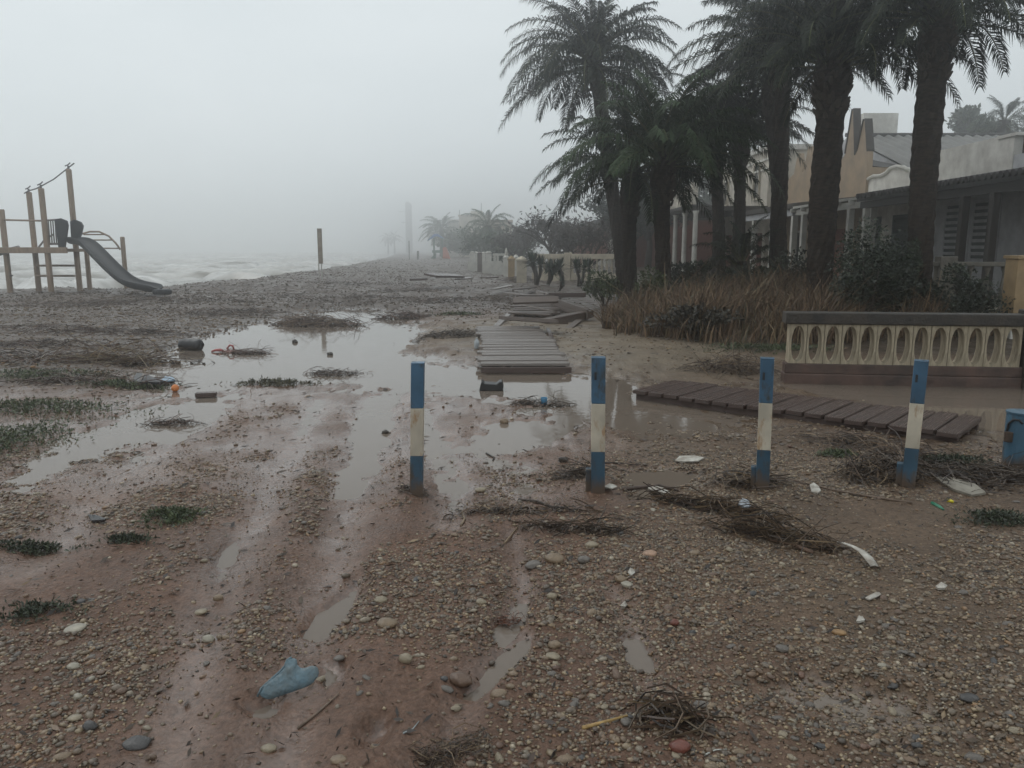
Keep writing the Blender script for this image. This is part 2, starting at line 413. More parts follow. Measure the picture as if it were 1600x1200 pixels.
# standing rain water: one level, the hollows of the ground give the puddles their outline
m, n, l, b = new_mat('muddy_water')
b.inputs['Base Color'].default_value = (0.165, 0.132, 0.105, 1)
b.inputs['Roughness'].default_value = 0.035; b.inputs['IOR'].default_value = 1.33; b.inputs['Specular IOR Level'].default_value = 0.5
ge = n.new('ShaderNodeNewGeometry'); no = n.new('ShaderNodeTexNoise'); no.inputs['Scale'].default_value = 9; no.inputs['Detail'].default_value = 3
l.new(ge.outputs['Position'], no.inputs['Vector'])
bp = n.new('ShaderNodeBump'); bp.inputs['Strength'].default_value = 0.05; bp.inputs['Distance'].default_value = 0.02
l.new(no.outputs['Fac'], bp.inputs['Height']); l.new(bp.outputs[0], b.inputs['Normal'])
M_WATER = m
wx = np.linspace(-14, 14, 60); wy = np.linspace(0.2, 26, 60); WXX, WYY = np.meshgrid(wx, wy)
water = big_mesh('puddle_water', np.stack([WXX.ravel(), WYY.ravel(), np.zeros(WXX.size)], 1), grid_faces(60, 60), M_WATER)
tag(water, 'shallow muddy rain water standing in puddles on the track', None, None, 'structure')

# sea: swell and breakers rolling towards the shore
sxs = np.concatenate([np.linspace(-420, -120, 90), np.linspace(-119, -6, 330)]); sys_ = np.concatenate([np.linspace(17, 130, 330), np.linspace(131, 600, 200)])
SX, SY = np.meshgrid(sxs, sys_); sx_, sy_ = SX.ravel(), SY.ravel()
sd_ = -sd_poly(SHORE, sx_, sy_)
ph = sd_ / 9.0 + 1.3 * fbm(sx_ * 0.03, sy_ * 0.03, 41, 3) * 2
cr = np.clip(np.sin(ph * 2 * math.pi), -0.4, 1); amp = 0.35 + 0.75 * vnoise(sx_ * 0.045, sy_ * 0.045, 42)
sz_ = -0.75 + (cr ** 3 * 1.1 * amp + 0.20 * fbm(sx_ * 0.5, sy_ * 0.5, 43, 3) + 0.08 * fbm(sx_ * 2, sy_ * 2, 44, 2)) * sstep(-1, 8, sd_)
foam = np.clip(sstep(0.5, 0.95, cr + 0.5 * fbm(sx_ * 0.4, sy_ * 0.4, 45, 3)) * 0.7 + sstep(0.05, 0.5, fbm(sx_ * 0.16, sy_ * 0.35, 46, 4)) * 0.6 + sstep(5, 0, sd_) * 0.5, 0, 1)[:, None]
scol = np.array((0.20, 0.175, 0.14)) * (1 - foam) + np.array((0.62, 0.60, 0.56)) * foam
M_SEA = attr_mat('sea_water', 0.16, 0.25, 1.5)
sea = big_mesh('sea', np.stack([sx_, sy_, sz_], 1), grid_faces(len(sxs), len(sys_)), M_SEA, scol)
tag(sea, 'rough brown sea with white foam rolling onto the shingle', None, None, 'structure')
# ------------------------------------------------------------------ pebbles
t_ = (1 + 5 ** 0.5) / 2
ICO_V = np.array([(-1, t_, 0), (1, t_, 0), (-1, -t_, 0), (1, -t_, 0), (0, -1, t_), (0, 1, t_), (0, -1, -t_), (0, 1, -t_), (t_, 0, -1), (t_, 0, 1), (-t_, 0, -1), (-t_, 0, 1)], float)
ICO_V /= np.linalg.norm(ICO_V[0])
ICO_F = np.array([(0, 11, 5), (0, 5, 1), (0, 1, 7), (0, 7, 10), (0, 10, 11), (1, 5, 9), (5, 11, 4), (11, 10, 2), (10, 7, 6), (7, 1, 8), (3, 9, 4), (3, 4, 2), (3, 2, 6), (3, 6, 8), (3, 8, 9), (4, 9, 5), (2, 4, 11), (6, 2, 10), (8, 6, 7), (9, 8, 1)])
PALETTE = np.array([(0.24, 0.19, 0.14), (0.17, 0.145, 0.12), (0.125, 0.108, 0.095), (0.30, 0.25, 0.18), (0.20, 0.14, 0.10), (0.36, 0.33, 0.28), (0.085, 0.075, 0.068), (0.26, 0.17, 0.10), (0.20, 0.18, 0.155), (0.15, 0.085, 0.065)])
PALETTE = PALETTE * np.array((1.06, 0.98, 0.86))
PAL_P = np.array([.2, .17, .13, .12, .12, .05, .06, .05, .08, .02]); PAL_P /= PAL_P.sum()

def scatter(n, x0, x1, y0, y1, smin, smax, seed, thresh, cone=0.95, power=2.2):
    r = np.random.RandomState(seed)
    y = y0 + (y1 - y0) * r.rand(n * 6) ** 1.0; x = x0 + (x1 - x0) * r.rand(n * 6)
    k = np.abs(x) < cone * y + 1.0; x, y = x[k], y[k]
    g = gravel_field(x, y); k = r.rand(len(x)) < np.clip((g - thresh) * 1.6, 0.03, 1); x, y = x[k][:n], y[k][:n]
    s = smin + (smax - smin) * r.rand(len(x)) ** power
    return x, y, s, r

def pebble_mass(name, parts, label, m=None, even=0.0):
    V, Fc, C, o = [], [], [], 0
    for x, y, s, r in parts:
        z = height(x, y); k = z > -0.012; x, y, z, s = x[k], y[k], z[k], s[k]
        n = len(x); a = r.rand(n) * 6.283; ca, sa = np.cos(a), np.sin(a)
        sx, sy, sz = s * (0.75 + 0.5 * r.rand(n)), s * (0.55 + 0.3 * r.rand(n)), s * (0.34 + 0.22 * r.rand(n))
        jit = 1 + 0.22 * (r.rand(n, 12, 1) - 0.5)
        p = ICO_V[None] * jit * np.stack([sx, sy, sz], 1)[:, None, :] * 0.5
        q = np.empty_like(p)
        q[..., 0] = p[..., 0] * ca[:, None] - p[..., 1] * sa[:, None] + x[:, None]
        q[..., 1] = p[..., 0] * sa[:, None] + p[..., 1] * ca[:, None] + y[:, None]
        q[..., 2] = p[..., 2] + (r.rand(n, 1) - 0.5) * 0.35 * p[..., 0] + (z + sz * (0.02 + 0.22 * r.rand(n)))[:, None]
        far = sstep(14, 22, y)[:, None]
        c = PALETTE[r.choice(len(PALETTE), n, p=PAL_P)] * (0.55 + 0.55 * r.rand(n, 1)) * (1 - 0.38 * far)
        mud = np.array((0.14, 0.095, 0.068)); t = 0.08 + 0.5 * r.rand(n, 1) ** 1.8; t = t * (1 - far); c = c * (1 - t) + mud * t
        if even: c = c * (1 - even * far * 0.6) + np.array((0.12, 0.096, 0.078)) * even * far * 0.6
        V.append(q.reshape(-1, 3)); C.append(np.repeat(c, 12, 0)); Fc.append((ICO_F[None] + (np.arange(n) * 12)[:, None, None]).reshape(-1, 3) + o); o += n * 12
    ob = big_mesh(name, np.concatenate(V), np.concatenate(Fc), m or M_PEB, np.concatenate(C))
    return tag(ob, label, None, None, 'stuff')

M_PEB2 = attr_mat('shingle_stone', 0.6, 0.3, 30, 0.2)
M_PEB = attr_mat('pebble', 0.34, 0.3, 55, 0.5)
pebble_mass('gravel', [scatter(14000, -4.5, 4.5, 1.5, 4.6, 0.014, 0.042, 1, 0.10, 0.95, 2.4), scatter(9000, -6.5, 6.5, 4.4, 8.0, 0.014, 0.05, 2, 0.18, 0.9, 2.4),
                       scatter(6500, -10, 6, 7.5, 17, 0.018, 0.06, 3, 0.26, 0.9), scatter(500, -4, 4, 1.5, 5.5, 0.025, 0.05, 4, 0.2, 0.9)],
            'small wet pebbles strewn through the mud of the track')
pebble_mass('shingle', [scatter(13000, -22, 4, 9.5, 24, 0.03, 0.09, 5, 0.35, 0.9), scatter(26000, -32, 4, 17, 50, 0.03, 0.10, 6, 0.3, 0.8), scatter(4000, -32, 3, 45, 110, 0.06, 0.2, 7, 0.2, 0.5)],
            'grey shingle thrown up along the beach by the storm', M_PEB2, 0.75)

OCT_V = np.array([(1, 0, 0), (-1, 0, 0), (0, 1, 0), (0, -1, 0), (0, 0, 1), (0, 0, -1)], float)
OCT_F = np.array([(0, 2, 4), (2, 1, 4), (1, 3, 4), (3, 0, 4), (2, 0, 5), (1, 2, 5), (3, 1, 5), (0, 3, 5)])
def grit():
    a_, b_ = scatter(36000, -4.5, 4.5, 1.5, 6.0, 0.005, 0.013, 8, -0.05, 0.95, 1.3), scatter(56000, -4.5, 4.5, 1.5, 6.0, 0.010, 0.022, 9, 0.22, 0.95, 1.6)
    x, y, s, r = *[np.concatenate([p, q]) for p, q in zip(a_[:3], b_[:3])], a_[3]
    z = height(x, y); k = z > -0.004; x, y, z, s = x[k], y[k], z[k], s[k]; n = len(x); a = r.rand(n) * 6.283
    p = OCT_V[None] * (0.7 + 0.6 * r.rand(n, 6, 1)) * np.stack([s, s * 0.8, s * 0.52], 1)[:, None, :] * 0.62; q = np.empty_like(p)
    q[..., 0] = p[..., 0] * np.cos(a)[:, None] - p[..., 1] * np.sin(a)[:, None] + x[:, None]; q[..., 1] = p[..., 0] * np.sin(a)[:, None] + p[..., 1] * np.cos(a)[:, None] + y[:, None]; q[..., 2] = p[..., 2] + (z + 0.001)[:, None]
    c = PALETTE[r.choice(len(PALETTE), n, p=PAL_P)] * (0.5 + 0.8 * r.rand(n, 1))
    tag(big_mesh('grit', q.reshape(-1, 3), (OCT_F[None] + (np.arange(n) * 6)[:, None, None]).reshape(-1, 3), M_PEB, np.repeat(c, 6, 0)), 'fine wet grit and stone chips in the mud', None, None, 'stuff')
grit()

# ------------------------------------------------------------------ sea mist
def haze():
    mb = MB().span(-560, 560, -45, 680, -4.6, 24.0)
    m = bpy.data.materials.new('mist'); m.use_nodes = True; n, l = m.node_tree.nodes, m.node_tree.links; n.clear()
    o = n.new('ShaderNodeOutputMaterial'); v = n.new('ShaderNodeVolumePrincipled')
    v.inputs['Color'].default_value = (0.985, 0.995, 1.0, 1); v.inputs['Density'].default_value = 0.0070; v.inputs['Anisotropy'].default_value = 0.88
    l.new(v.outputs[0], o.inputs['Volume'])
    tag(mb.build('haze', m), 'pale sea mist hanging over the beach and houses', None, None, 'stuff')
haze()
# ------------------------------------------------------------------ blue and white bollards
def paint(name, col, wear, amount, rough=0.38):
    """old gloss paint with rust or grime patches running down"""
    m, n, l, b = new_mat(name)
    tc = n.new('ShaderNodeTexCoord'); oi = n.new('ShaderNodeObjectInfo')
    vm = n.new('ShaderNodeVectorMath'); vm.operation = 'ADD'; l.new(tc.outputs['Object'], vm.inputs[0])
    cb = n.new('ShaderNodeCombineXYZ'); mu = n.new('ShaderNodeMath'); mu.operation = 'MULTIPLY'; mu.inputs[1].default_value = 37.0
    l.new(oi.outputs['Random'], mu.inputs[0]); l.new(mu.outputs[0], cb.inputs[0]); l.new(cb.outputs[0], vm.inputs[1])
    mp = n.new('ShaderNodeMapping'); mp.inputs['Scale'].default_value = (1, 1, 0.35); l.new(vm.outputs[0], mp.inputs['Vector'])
    no = n.new('ShaderNodeTexNoise'); no.inputs['Scale'].default_value = 16; no.inputs['Detail'].default_value = 6; no.inputs['Roughness'].default_value = 0.7
    l.new(mp.outputs[0], no.inputs['Vector'])
    rp = n.new('ShaderNodeValToRGB'); rp.color_ramp.elements[0].position = amount; rp.color_ramp.elements[1].position = amount + 0.14
    rp.color_ramp.elements[0].color = (0, 0, 0, 1); rp.color_ramp.elements[1].color = (1, 1, 1, 1); l.new(no.outputs['Fac'], rp.inputs['Fac'])
    n2 = n.new('ShaderNodeTexNoise'); n2.inputs['Scale'].default_value = 5; n2.inputs['Detail'].default_value = 4; l.new(vm.outputs[0], n2.inputs['Vector'])
    r2 = n.new('ShaderNodeValToRGB'); r2.color_ramp.elements[0].position = 0.35; r2.color_ramp.elements[1].position = 0.65
    r2.color_ramp.elements[0].color = (*[c * 0.72 for c in col], 1); r2.color_ramp.elements[1].color = (*[c * 1.1 for c in col], 1); l.new(n2.outputs['Fac'], r2.inputs['Fac'])
    mx = n.new('ShaderNodeMixRGB'); l.new(rp.outputs[0], mx.inputs[0]); l.new(r2.outputs[0], mx.inputs[1]); mx.inputs[2].default_value = (*wear, 1)
    sx = n.new('ShaderNodeSeparateXYZ'); l.new(tc.outputs['Object'], sx.inputs[0])               # splashed mud near the ground
    mh = n.new('ShaderNodeMapRange'); mh.inputs['From Min'].default_value = 0.02; mh.inputs['From Max'].default_value = 0.20; mh.inputs['To Min'].default_value = 0.42; mh.inputs['To Max'].default_value = -0.25; l.new(sx.outputs['Z'], mh.inputs['Value'])
    ms = n.new('ShaderNodeMath'); ms.operation = 'ADD'; l.new(mh.outputs[0], ms.inputs[0]); l.new(no.outputs['Fac'], ms.inputs[1])
    mf = n.new('ShaderNodeMapRange'); mf.inputs['From Min'].default_value = 0.55; mf.inputs['From Max'].default_value = 0.85; l.new(ms.outputs[0], mf.inputs['Value'])
    mm = n.new('ShaderNodeMixRGB'); l.new(mf.outputs[0], mm.inputs[0]); l.new(mx.outputs[0], mm.inputs[1]); mm.inputs[2].default_value = (0.10, 0.07, 0.05, 1)
    l.new(mm.outputs[0], b.inputs['Base Color'])
    ma = n.new('ShaderNodeMapRange'); ma.inputs['To Min'].default_value = rough; ma.inputs['To Max'].default_value = 0.85; l.new(rp.outputs[0], ma.inputs['Value']); l.new(ma.outputs[0], b.inputs['Roughness'])
    bp = n.new('ShaderNodeBump'); bp.inputs['Strength'].default_value = 0.25; bp.inputs['Distance'].default_value = 0.004; l.new(no.outputs['Fac'], bp.inputs['Height']); l.new(bp.outputs[0], b.inputs['Normal'])
    return m
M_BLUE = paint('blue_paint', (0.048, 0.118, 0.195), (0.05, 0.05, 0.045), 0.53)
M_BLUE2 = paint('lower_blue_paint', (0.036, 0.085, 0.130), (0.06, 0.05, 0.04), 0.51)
M_CREAM = paint('cream_paint', (0.56, 0.50, 0.40), (0.33, 0.19, 0.09), 0.535, 0.5)
M_DARKMETAL = mat('dark_steel', (0.02, 0.02, 0.022), 0.5, 0.4, 20, 0.2)

def bollard(px_b, py_b, px_t, py_t, yaw, label, lug=True, slot=True, wsz=0.082):
    base = G(px_b, py_b)
    top = W(px_t, py_t, base.y + 0.0)
    t = thing('bollard', base, label, 'bollard', 'blue and white bollards across the track', yaw)
    hh = top.z - base.z
    lean = (Matrix.Rotation(-yaw, 3, 'Z') @ Vector((top.x - base.x, 0, 0))) / hh
    def seg(z0, z1, w, nm, m, bev=0.004):
        v = []
        for z in (z0, z1):
            for a, b_ in ((-1, -1), (1, -1), (1, 1), (-1, 1)): v.append((a * w / 2 + lean.x * z, b_ * w / 2 + lean.y * z, z))
        return MB().add(v, [(3, 2, 1, 0), (4, 5, 6, 7), (0, 1, 5, 4), (1, 2, 6, 5), (2, 3, 7, 6), (3, 0, 4, 7)]).build(nm, m, t, bevel=bev)
    a, c = hh * 0.305, hh * 0.665
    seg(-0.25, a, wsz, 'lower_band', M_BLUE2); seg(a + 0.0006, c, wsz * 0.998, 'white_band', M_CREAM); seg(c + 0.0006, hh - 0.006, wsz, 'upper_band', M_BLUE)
    seg(hh - 0.0055, hh, wsz * 1.03, 'cap', M_BLUE, 0.002)
    if slot:
        for dz, h_ in ((0.115, 0.05),):
            z = hh - dz; MB().box(-wsz * 0.22 + lean.x * z, -wsz / 2 - 0.0004 + lean.y * z, z, 0.014, 0.006, h_).build('lock_slot', M_DARKMETAL, t)
    if lug:
        MB().box(-wsz * 0.62, wsz * 0.2, 0.06, 0.05, 0.06, 0.16).build('hinge_lug', M_BLUE2, t, bevel=0.004)
    return t
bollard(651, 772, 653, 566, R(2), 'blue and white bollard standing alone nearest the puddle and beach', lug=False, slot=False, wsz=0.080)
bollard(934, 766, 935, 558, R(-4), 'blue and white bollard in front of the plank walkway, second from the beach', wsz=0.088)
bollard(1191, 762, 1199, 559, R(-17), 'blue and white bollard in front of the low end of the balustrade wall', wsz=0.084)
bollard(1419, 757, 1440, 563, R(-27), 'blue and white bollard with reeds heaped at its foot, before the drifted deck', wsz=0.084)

M_STUMP = paint('faded_blue_paint', (0.055, 0.125, 0.185), (0.045, 0.05, 0.05), 0.56)
# blue steel stump at the edge of the frame
def blue_stump():
    b0 = G(1590, 737); t = thing('blue_steel_post', (W(1606, 700, b0.y).x, b0.y + 0.1, b0.z), 'short wide blue steel post with rusty hasp at the edge of the photo', 'post', rz=R(-30))
    h = W(1590, 650, b0.y).z - b0.z
    MB().lathe([(0.098, -0.2), (0.098, h - 0.008), (0.090, h)], 28).build('post_body', M_STUMP, t, smooth=False)
    MB().lathe([(0.104, 0), (0.104, 0.012)], 28, (0, 0, h)).build('post_cap', M_STUMP, t)
    p = [(-0.085 + 0.03 * 0, -0.055, h - 0.13), (-0.08, -0.075, h - 0.07), (-0.055, -0.095, h - 0.035), (-0.02, -0.108, h - 0.035), (0.0, -0.11, h - 0.06)]
    MB().tube(p, 0.008, 8).build('hasp', M_DARKMETAL, t, smooth=True)
    MB().box(-0.074, -0.078, h - 0.17, 0.055, 0.03, 0.075, Matrix.Rotation(0, 4, 'Z')).build('padlock', mat('rusty_iron', (0.07, 0.045, 0.03), 0.75, 0.5, 30), t, bevel=0.006)
blue_stump()

# ------------------------------------------------------------------ balustrade wall
M_CONC_CREAM = mat('cream_concrete', (0.43, 0.365, 0.26), 0.75, 0.35, 5, 0.35, tint=(0.20, 0.165, 0.115), stretch=(1, 1, 0.45), coords='Generated')
M_COPING = mat('dark_coping', (0.045, 0.036, 0.028), 0.6, 0.5, 7, 0.5, tint=(0.02, 0.018, 0.016))
M_WALLBASE = mat('painted_wall_base', (0.105, 0.062, 0.048), 0.55, 0.45, 4, 0.35, tint=(0.05, 0.034, 0.028))
def screen_block(wd, ht, dp, tilt):
    """concrete block with a tall lens-shaped opening"""
    mb = MB(); N = 28
    oy, oz = wd * 0.43, ht * 0.455
    def ring(a, b, y):
        pts = []
        for k in range(N):
            q = 2 * math.pi * k / N
            pts.append((a * math.copysign(abs(math.cos(q)) ** 0.85, math.cos(q)), y, ht / 2 + b * math.sin(q)))
        return pts
    def rect(y):
        pts = []
        for k in range(N):
            q = 2 * math.pi * k / N; cx, cz = math.cos(q), math.sin(q); s = min(wd / 2 / max(abs(cx), 1e-6), ht / 2 / max(abs(cz), 1e-6))
            pts.append((cx * s, y, ht / 2 + cz * s))
        # snap nearest points to the corners
        for sx in (-1, 1):
            for sz in (0, 1):
                k = min(range(N), key=lambda i: (pts[i][0] - sx * wd / 2) ** 2 + (pts[i][2] - sz * ht) ** 2); pts[k] = (sx * wd / 2, y, sz * ht)
        return pts
    v = rect(-dp / 2) + ring(oy * 0.92, oz, -dp / 2) + ring(oy * 0.90, oz * 0.99, 0) + ring(oy * 0.92, oz, dp / 2) + rect(dp / 2)
    f = []
    for L in range(4):
        for k in range(N):
            k2 = (k + 1) % N; f.append((L * N + k, L * N + k2, (L + 1) * N + k2, (L + 1) * N + k))
    for k in range(N):
        k2 = (k + 1) % N; f.append((4 * N + k, 4 * N + k2, k2, k))
    mb.add(v, f); me = bpy.data.meshes.new('screen_block'); me.from_pydata(mb.v, [], mb.f); fixn(me); me.materials.append(M_CONC_CREAM); return me

def balustrade_wall():
    d0, d1 = 9.35, 9.0
    L, Rr = W(1228, 560, d0), W(1590, 560, d1)
    ang = math.atan2(d1 - d0, Rr.x - L.x); ln = math.hypot(Rr.x - L.x, d1 - d0)
    t = thing('balustrade_wall', (L.x, d0, 0), 'low brown wall topped with cream pierced concrete blocks and dark coping', 'wall', rz=ang)
    zb, zp, zt = W(1228, 566, d0).z, W(1228, 505, d0).z, W(1228, 487, d0).z
    # plinth, uneven plaster
    MB().span(-0.03, ln + 0.5, -0.11, 0.11, -0.3, zb - 0.12).build('plinth', M_WALLBASE, t, bevel=0.012)
    MB().span(-0.02, ln + 0.5, -0.095, 0.095, zb - 0.118, zb).build('plinth_course', M_WALLBASE, t, bevel=0.008)
    n = 13; w = (ln - 0.02) / n; me = screen_block(w - 0.006, zp - zb - 0.004, 0.17, 0)
    for k in range(n):
        o = link('pierced_block', me, None, t, loc=(0.01 + w * (k + 0.5), rnd.uniform(-0.004, 0.004), zb + 0.002)); o.rotation_euler[2] = rnd.uniform(-0.012, 0.012)
    MB().span(-0.05, ln + 0.02, -0.12, 0.12, zp + 0.001, zt).build('coping', M_COPING, t, bevel=0.014)
    MB().span(ln + 0.021, ln + 0.55, -0.16, 0.16, -0.3, zt + 0.05).build('end_pillar', M_COPING, t, bevel=0.015)
balustrade_wall()

# ------------------------------------------------------------------ wrecked plank walkways
def wood(name, col, rough, tint): return mat(name, col, rough, 0.4, 5, 0.45, 22, tint=tint, stretch=(0.35, 6, 6), rvar=0.2)
M_WETWOOD = wood('wet_dark_wood', (0.095, 0.055, 0.043), 0.24, (0.032, 0.022, 0.018))
M_GREYWOOD = wood('wet_grey_wood', (0.25, 0.215, 0.19), 0.10, (0.15, 0.125, 0.11))
M_BROWNWOOD = wood('soaked_brown_wood', (0.13, 0.095, 0.075), 0.45, (0.06, 0.045, 0.038))
def cube_mesh(name, m):
    import bmesh
    b = bmesh.new(); bmesh.ops.create_cube(b, size=1.0); me = bpy.data.meshes.new(name); b.to_mesh(me); b.free(); me.materials.append(m); return me
CUBES = {m.name: cube_mesh('plank', m) for m in (M_WETWOOD, M_GREYWOOD, M_BROWNWOOD)}
def plank(t, name, m, loc, size, rot=(0, 0, 0)):
    o = link(name, CUBES[m.name], None, t, loc=loc); o.scale = size; o.rotation_euler = rot
    b = o.modifiers.new('edge', 'BEVEL'); b.width = 0.03; b.segments = 1; b.offset_type = 'PERCENT'; b.width_pct = 6
    return o
def deck(c, ax, ay, n, zs, label, m, thick=0.035, joists=2, jit=0.01, missing=(), shear=0.0, gap=0.92, group='drifted walkway sections'):
    """c corner, ax the walking direction, ay the plank direction; zs heights at the start and end"""
    ax, ay = Vector((*ax, 0)), Vector((*ay, 0)); la, lb = ax.length, ay.length
    u, v = ax.normalized(), ay.normalized()
    t = thing('walkway_section', (c[0], c[1], 0), label, 'walkway', group)
    w = la / n; an = math.atan2(v.y, v.x)
    for k in range(n):
        if k in missing: continue
        s = (k + 0.5) / n; z = zs[0] + (zs[1] - zs[0]) * s
        p = u * (la * s) + v * (lb / 2 + shear * s + rnd.uniform(-jit, jit) * 2)
        plank(t, 'plank', m, (p.x, p.y, z + rnd.uniform(-0.3, 0.3) * jit), (lb + rnd.uniform(-jit, jit) * 2, w * gap, thick), (rnd.uniform(-0.4, 0.4) * jit, rnd.uniform(-0.25, 0.25) * jit, an + rnd.uniform(-0.35, 0.35) * jit))
    for j in range(joists):
        q = 0.08 + 0.84 * j / max(1, joists - 1)
        p = u * (la / 2) + v * (lb * q); z = (zs[0] + zs[1]) / 2 - thick / 2 - 0.045
        o = plank(t, 'joist', M_WETWOOD, (p.x, p.y, z), (la * 0.985, 0.07, 0.085), (0, -math.atan2(zs[1] - zs[0], la), math.atan2(u.y, u.x)))
    return t
a, b_, c_ = F(988, 610, 0.1), F(1500, 682, 0.1), F(1537, 654, 0.1)
deck(a, (b_[0] - a[0], b_[1] - a[1]), (c_[0] - b_[0], c_[1] - b_[1]), 17, (0.085, 0.10), 'dark wet plank walkway section lying askew behind the bollards', M_WETWOOD, 0.04, 3, 0.012)
a, b_ = F(752, 567, 0.14), F(893, 569, 0.14); q = F(747, 520, 0.2); q2 = F(838, 512, 0.2)
deck((a[0], a[1]), (0.0, 4.6), (b_[0] - a[0], 0.02), 17, (0.105, 0.17), 'pale wet plank walkway section nearest the puddle, planks lying flat', M_GREYWOOD, 0.035, 2, 0.03, shear=-0.25, gap=0.84)
p = W(752, 571, a[1] - 0.06); p2 = W(893, 572, a[1] - 0.06)
t = thing('fascia_beam', ((p.x + p2.x) / 2, p.y, 0), 'dark beam across the front end of the pale walkway', 'beam')
plank(t, 'beam', M_WETWOOD, (0, 0, 0.055), (p2.x - p.x, 0.05, 0.075))

def loose(px0, py0, px1, py1, z0, z1, wdt, thk, label, m=M_BROWNWOOD, roll=0.0, name='loose_plank', cat='plank', group='loose planks by the broken walkway'):
    A, B = F(px0, py0, z0), F(px1, py1, z1); A, B = Vector((*A, z0)), Vector((*B, z1)); d = B - A
    o = link(name, CUBES[m.name], None, None, loc=(A + B) / 2); o.scale = (d.length, wdt, thk)
    o.rotation_euler = (roll, -math.atan2(d.z, math.hypot(d.x, d.y)), math.atan2(d.y, d.x))
    b = o.modifiers.new('edge', 'BEVEL'); b.offset_type = 'PERCENT'; b.width_pct = 6; b.segments = 1
    return tag(o, label, cat, group)
loose(787, 497, 880, 503, 0.30, 0.33, 0.30, 0.07, 'heavy brown board lying across the far end of the pale walkway', M_BROWNWOOD, R(-8))
loose(848, 505, 922, 490, 0.12, 0.22, 0.22, 0.16, 'broken brown beam end pointing past the pale walkway to the grass', M_BROWNWOOD)
loose(862, 472, 918, 492, 0.34, 0.22, 0.05, 0.24, 'grey board standing on edge beside the tilted walkway', M_BROWNWOOD, 0, 'upright_board', 'board')
loose(838, 459, 856, 464, 0.40, 0.36, 0.05, 0.2, 'short grey board end sticking up behind the upright board', M_GREYWOOD, 0, 'upright_board', 'board')
loose(790, 458, 825, 461, 0.36, 0.36, 0.16, 0.05, 'pale plank washed up behind the tilted walkway', M_GREYWOOD)
loose(850, 461, 915, 461, 0.40, 0.42, 0.10, 0.12, 'dark beam lying behind the upright board', M_WETWOOD, 0, 'loose_beam', 'beam')
loose(845, 446, 858, 446, 0.62, 0.62, 0.12, 0.04, 'white board end below the spiky yuccas', M_GREYWOOD)
A = F(800, 480, 0.34); B = F(872, 480, 0.34)
deck((A[0], A[1]), (0.15, 3.6), (B[0] - A[0], 0.05), 12, (0.17, 0.40), 'tilted plank walkway section buried in sand behind the pale one', M_BROWNWOOD, 0.05, 2, 0.05, gap=0.8)
loose(802, 470, 872, 468, 0.52, 0.55, 0.25, 0.05, 'wide brown plank on top of the tilted walkway', M_BROWNWOOD, R(25))
loose(775, 510, 800, 486, 0.12, 0.20, 0.12, 0.03, 'narrow plank slanting away at the side of the pale walkway', M_GREYWOOD)
loose(880, 520, 905, 500, 0.08, 0.14, 0.14, 0.03, 'narrow brown plank lying on sand by the broken beam end', M_BROWNWOOD)
loose(795, 488, 860, 492, 0.26, 0.24, 0.12, 0.03, 'brown plank crossing the near edge of the tilted walkway', M_BROWNWOOD, R(12))
loose(812, 476, 868, 487, 0.36, 0.28, 0.13, 0.03, 'slanting plank resting on the tilted walkway', M_GREYWOOD, R(-15))
loose(770, 452, 800, 446, 0.36, 0.42, 0.2, 0.04, 'grey plank slanting towards the gate pillars', M_GREYWOOD)
loose(805, 452, 835, 449, 0.40, 0.36, 0.2, 0.04, 'brown plank in rubble below the broad gate pillar', M_BROWNWOOD)
# wreckage further up the beach
loose(671, 430, 718, 431, 0.72, 0.62, 0.5, 0.08, 'dark broken board lying out on the shingle', M_WETWOOD, R(10), group='boards on the shingle')
loose(640, 437, 668, 436, 0.50, 0.52, 0.25, 0.08, 'thin dark board lying flat on the shingle beyond the puddle', M_WETWOOD, group='boards on the shingle')
loose(715, 437, 735, 434, 0.50, 0.55, 0.35, 0.05, 'pale board beside the dark board on the shingle', M_GREYWOOD, group='boards on the shingle')
loose(755, 434, 775, 433, 0.55, 0.55, 0.3, 0.05, 'brown board near the end pillars of the balustrade', M_BROWNWOOD, group='boards on the shingle')
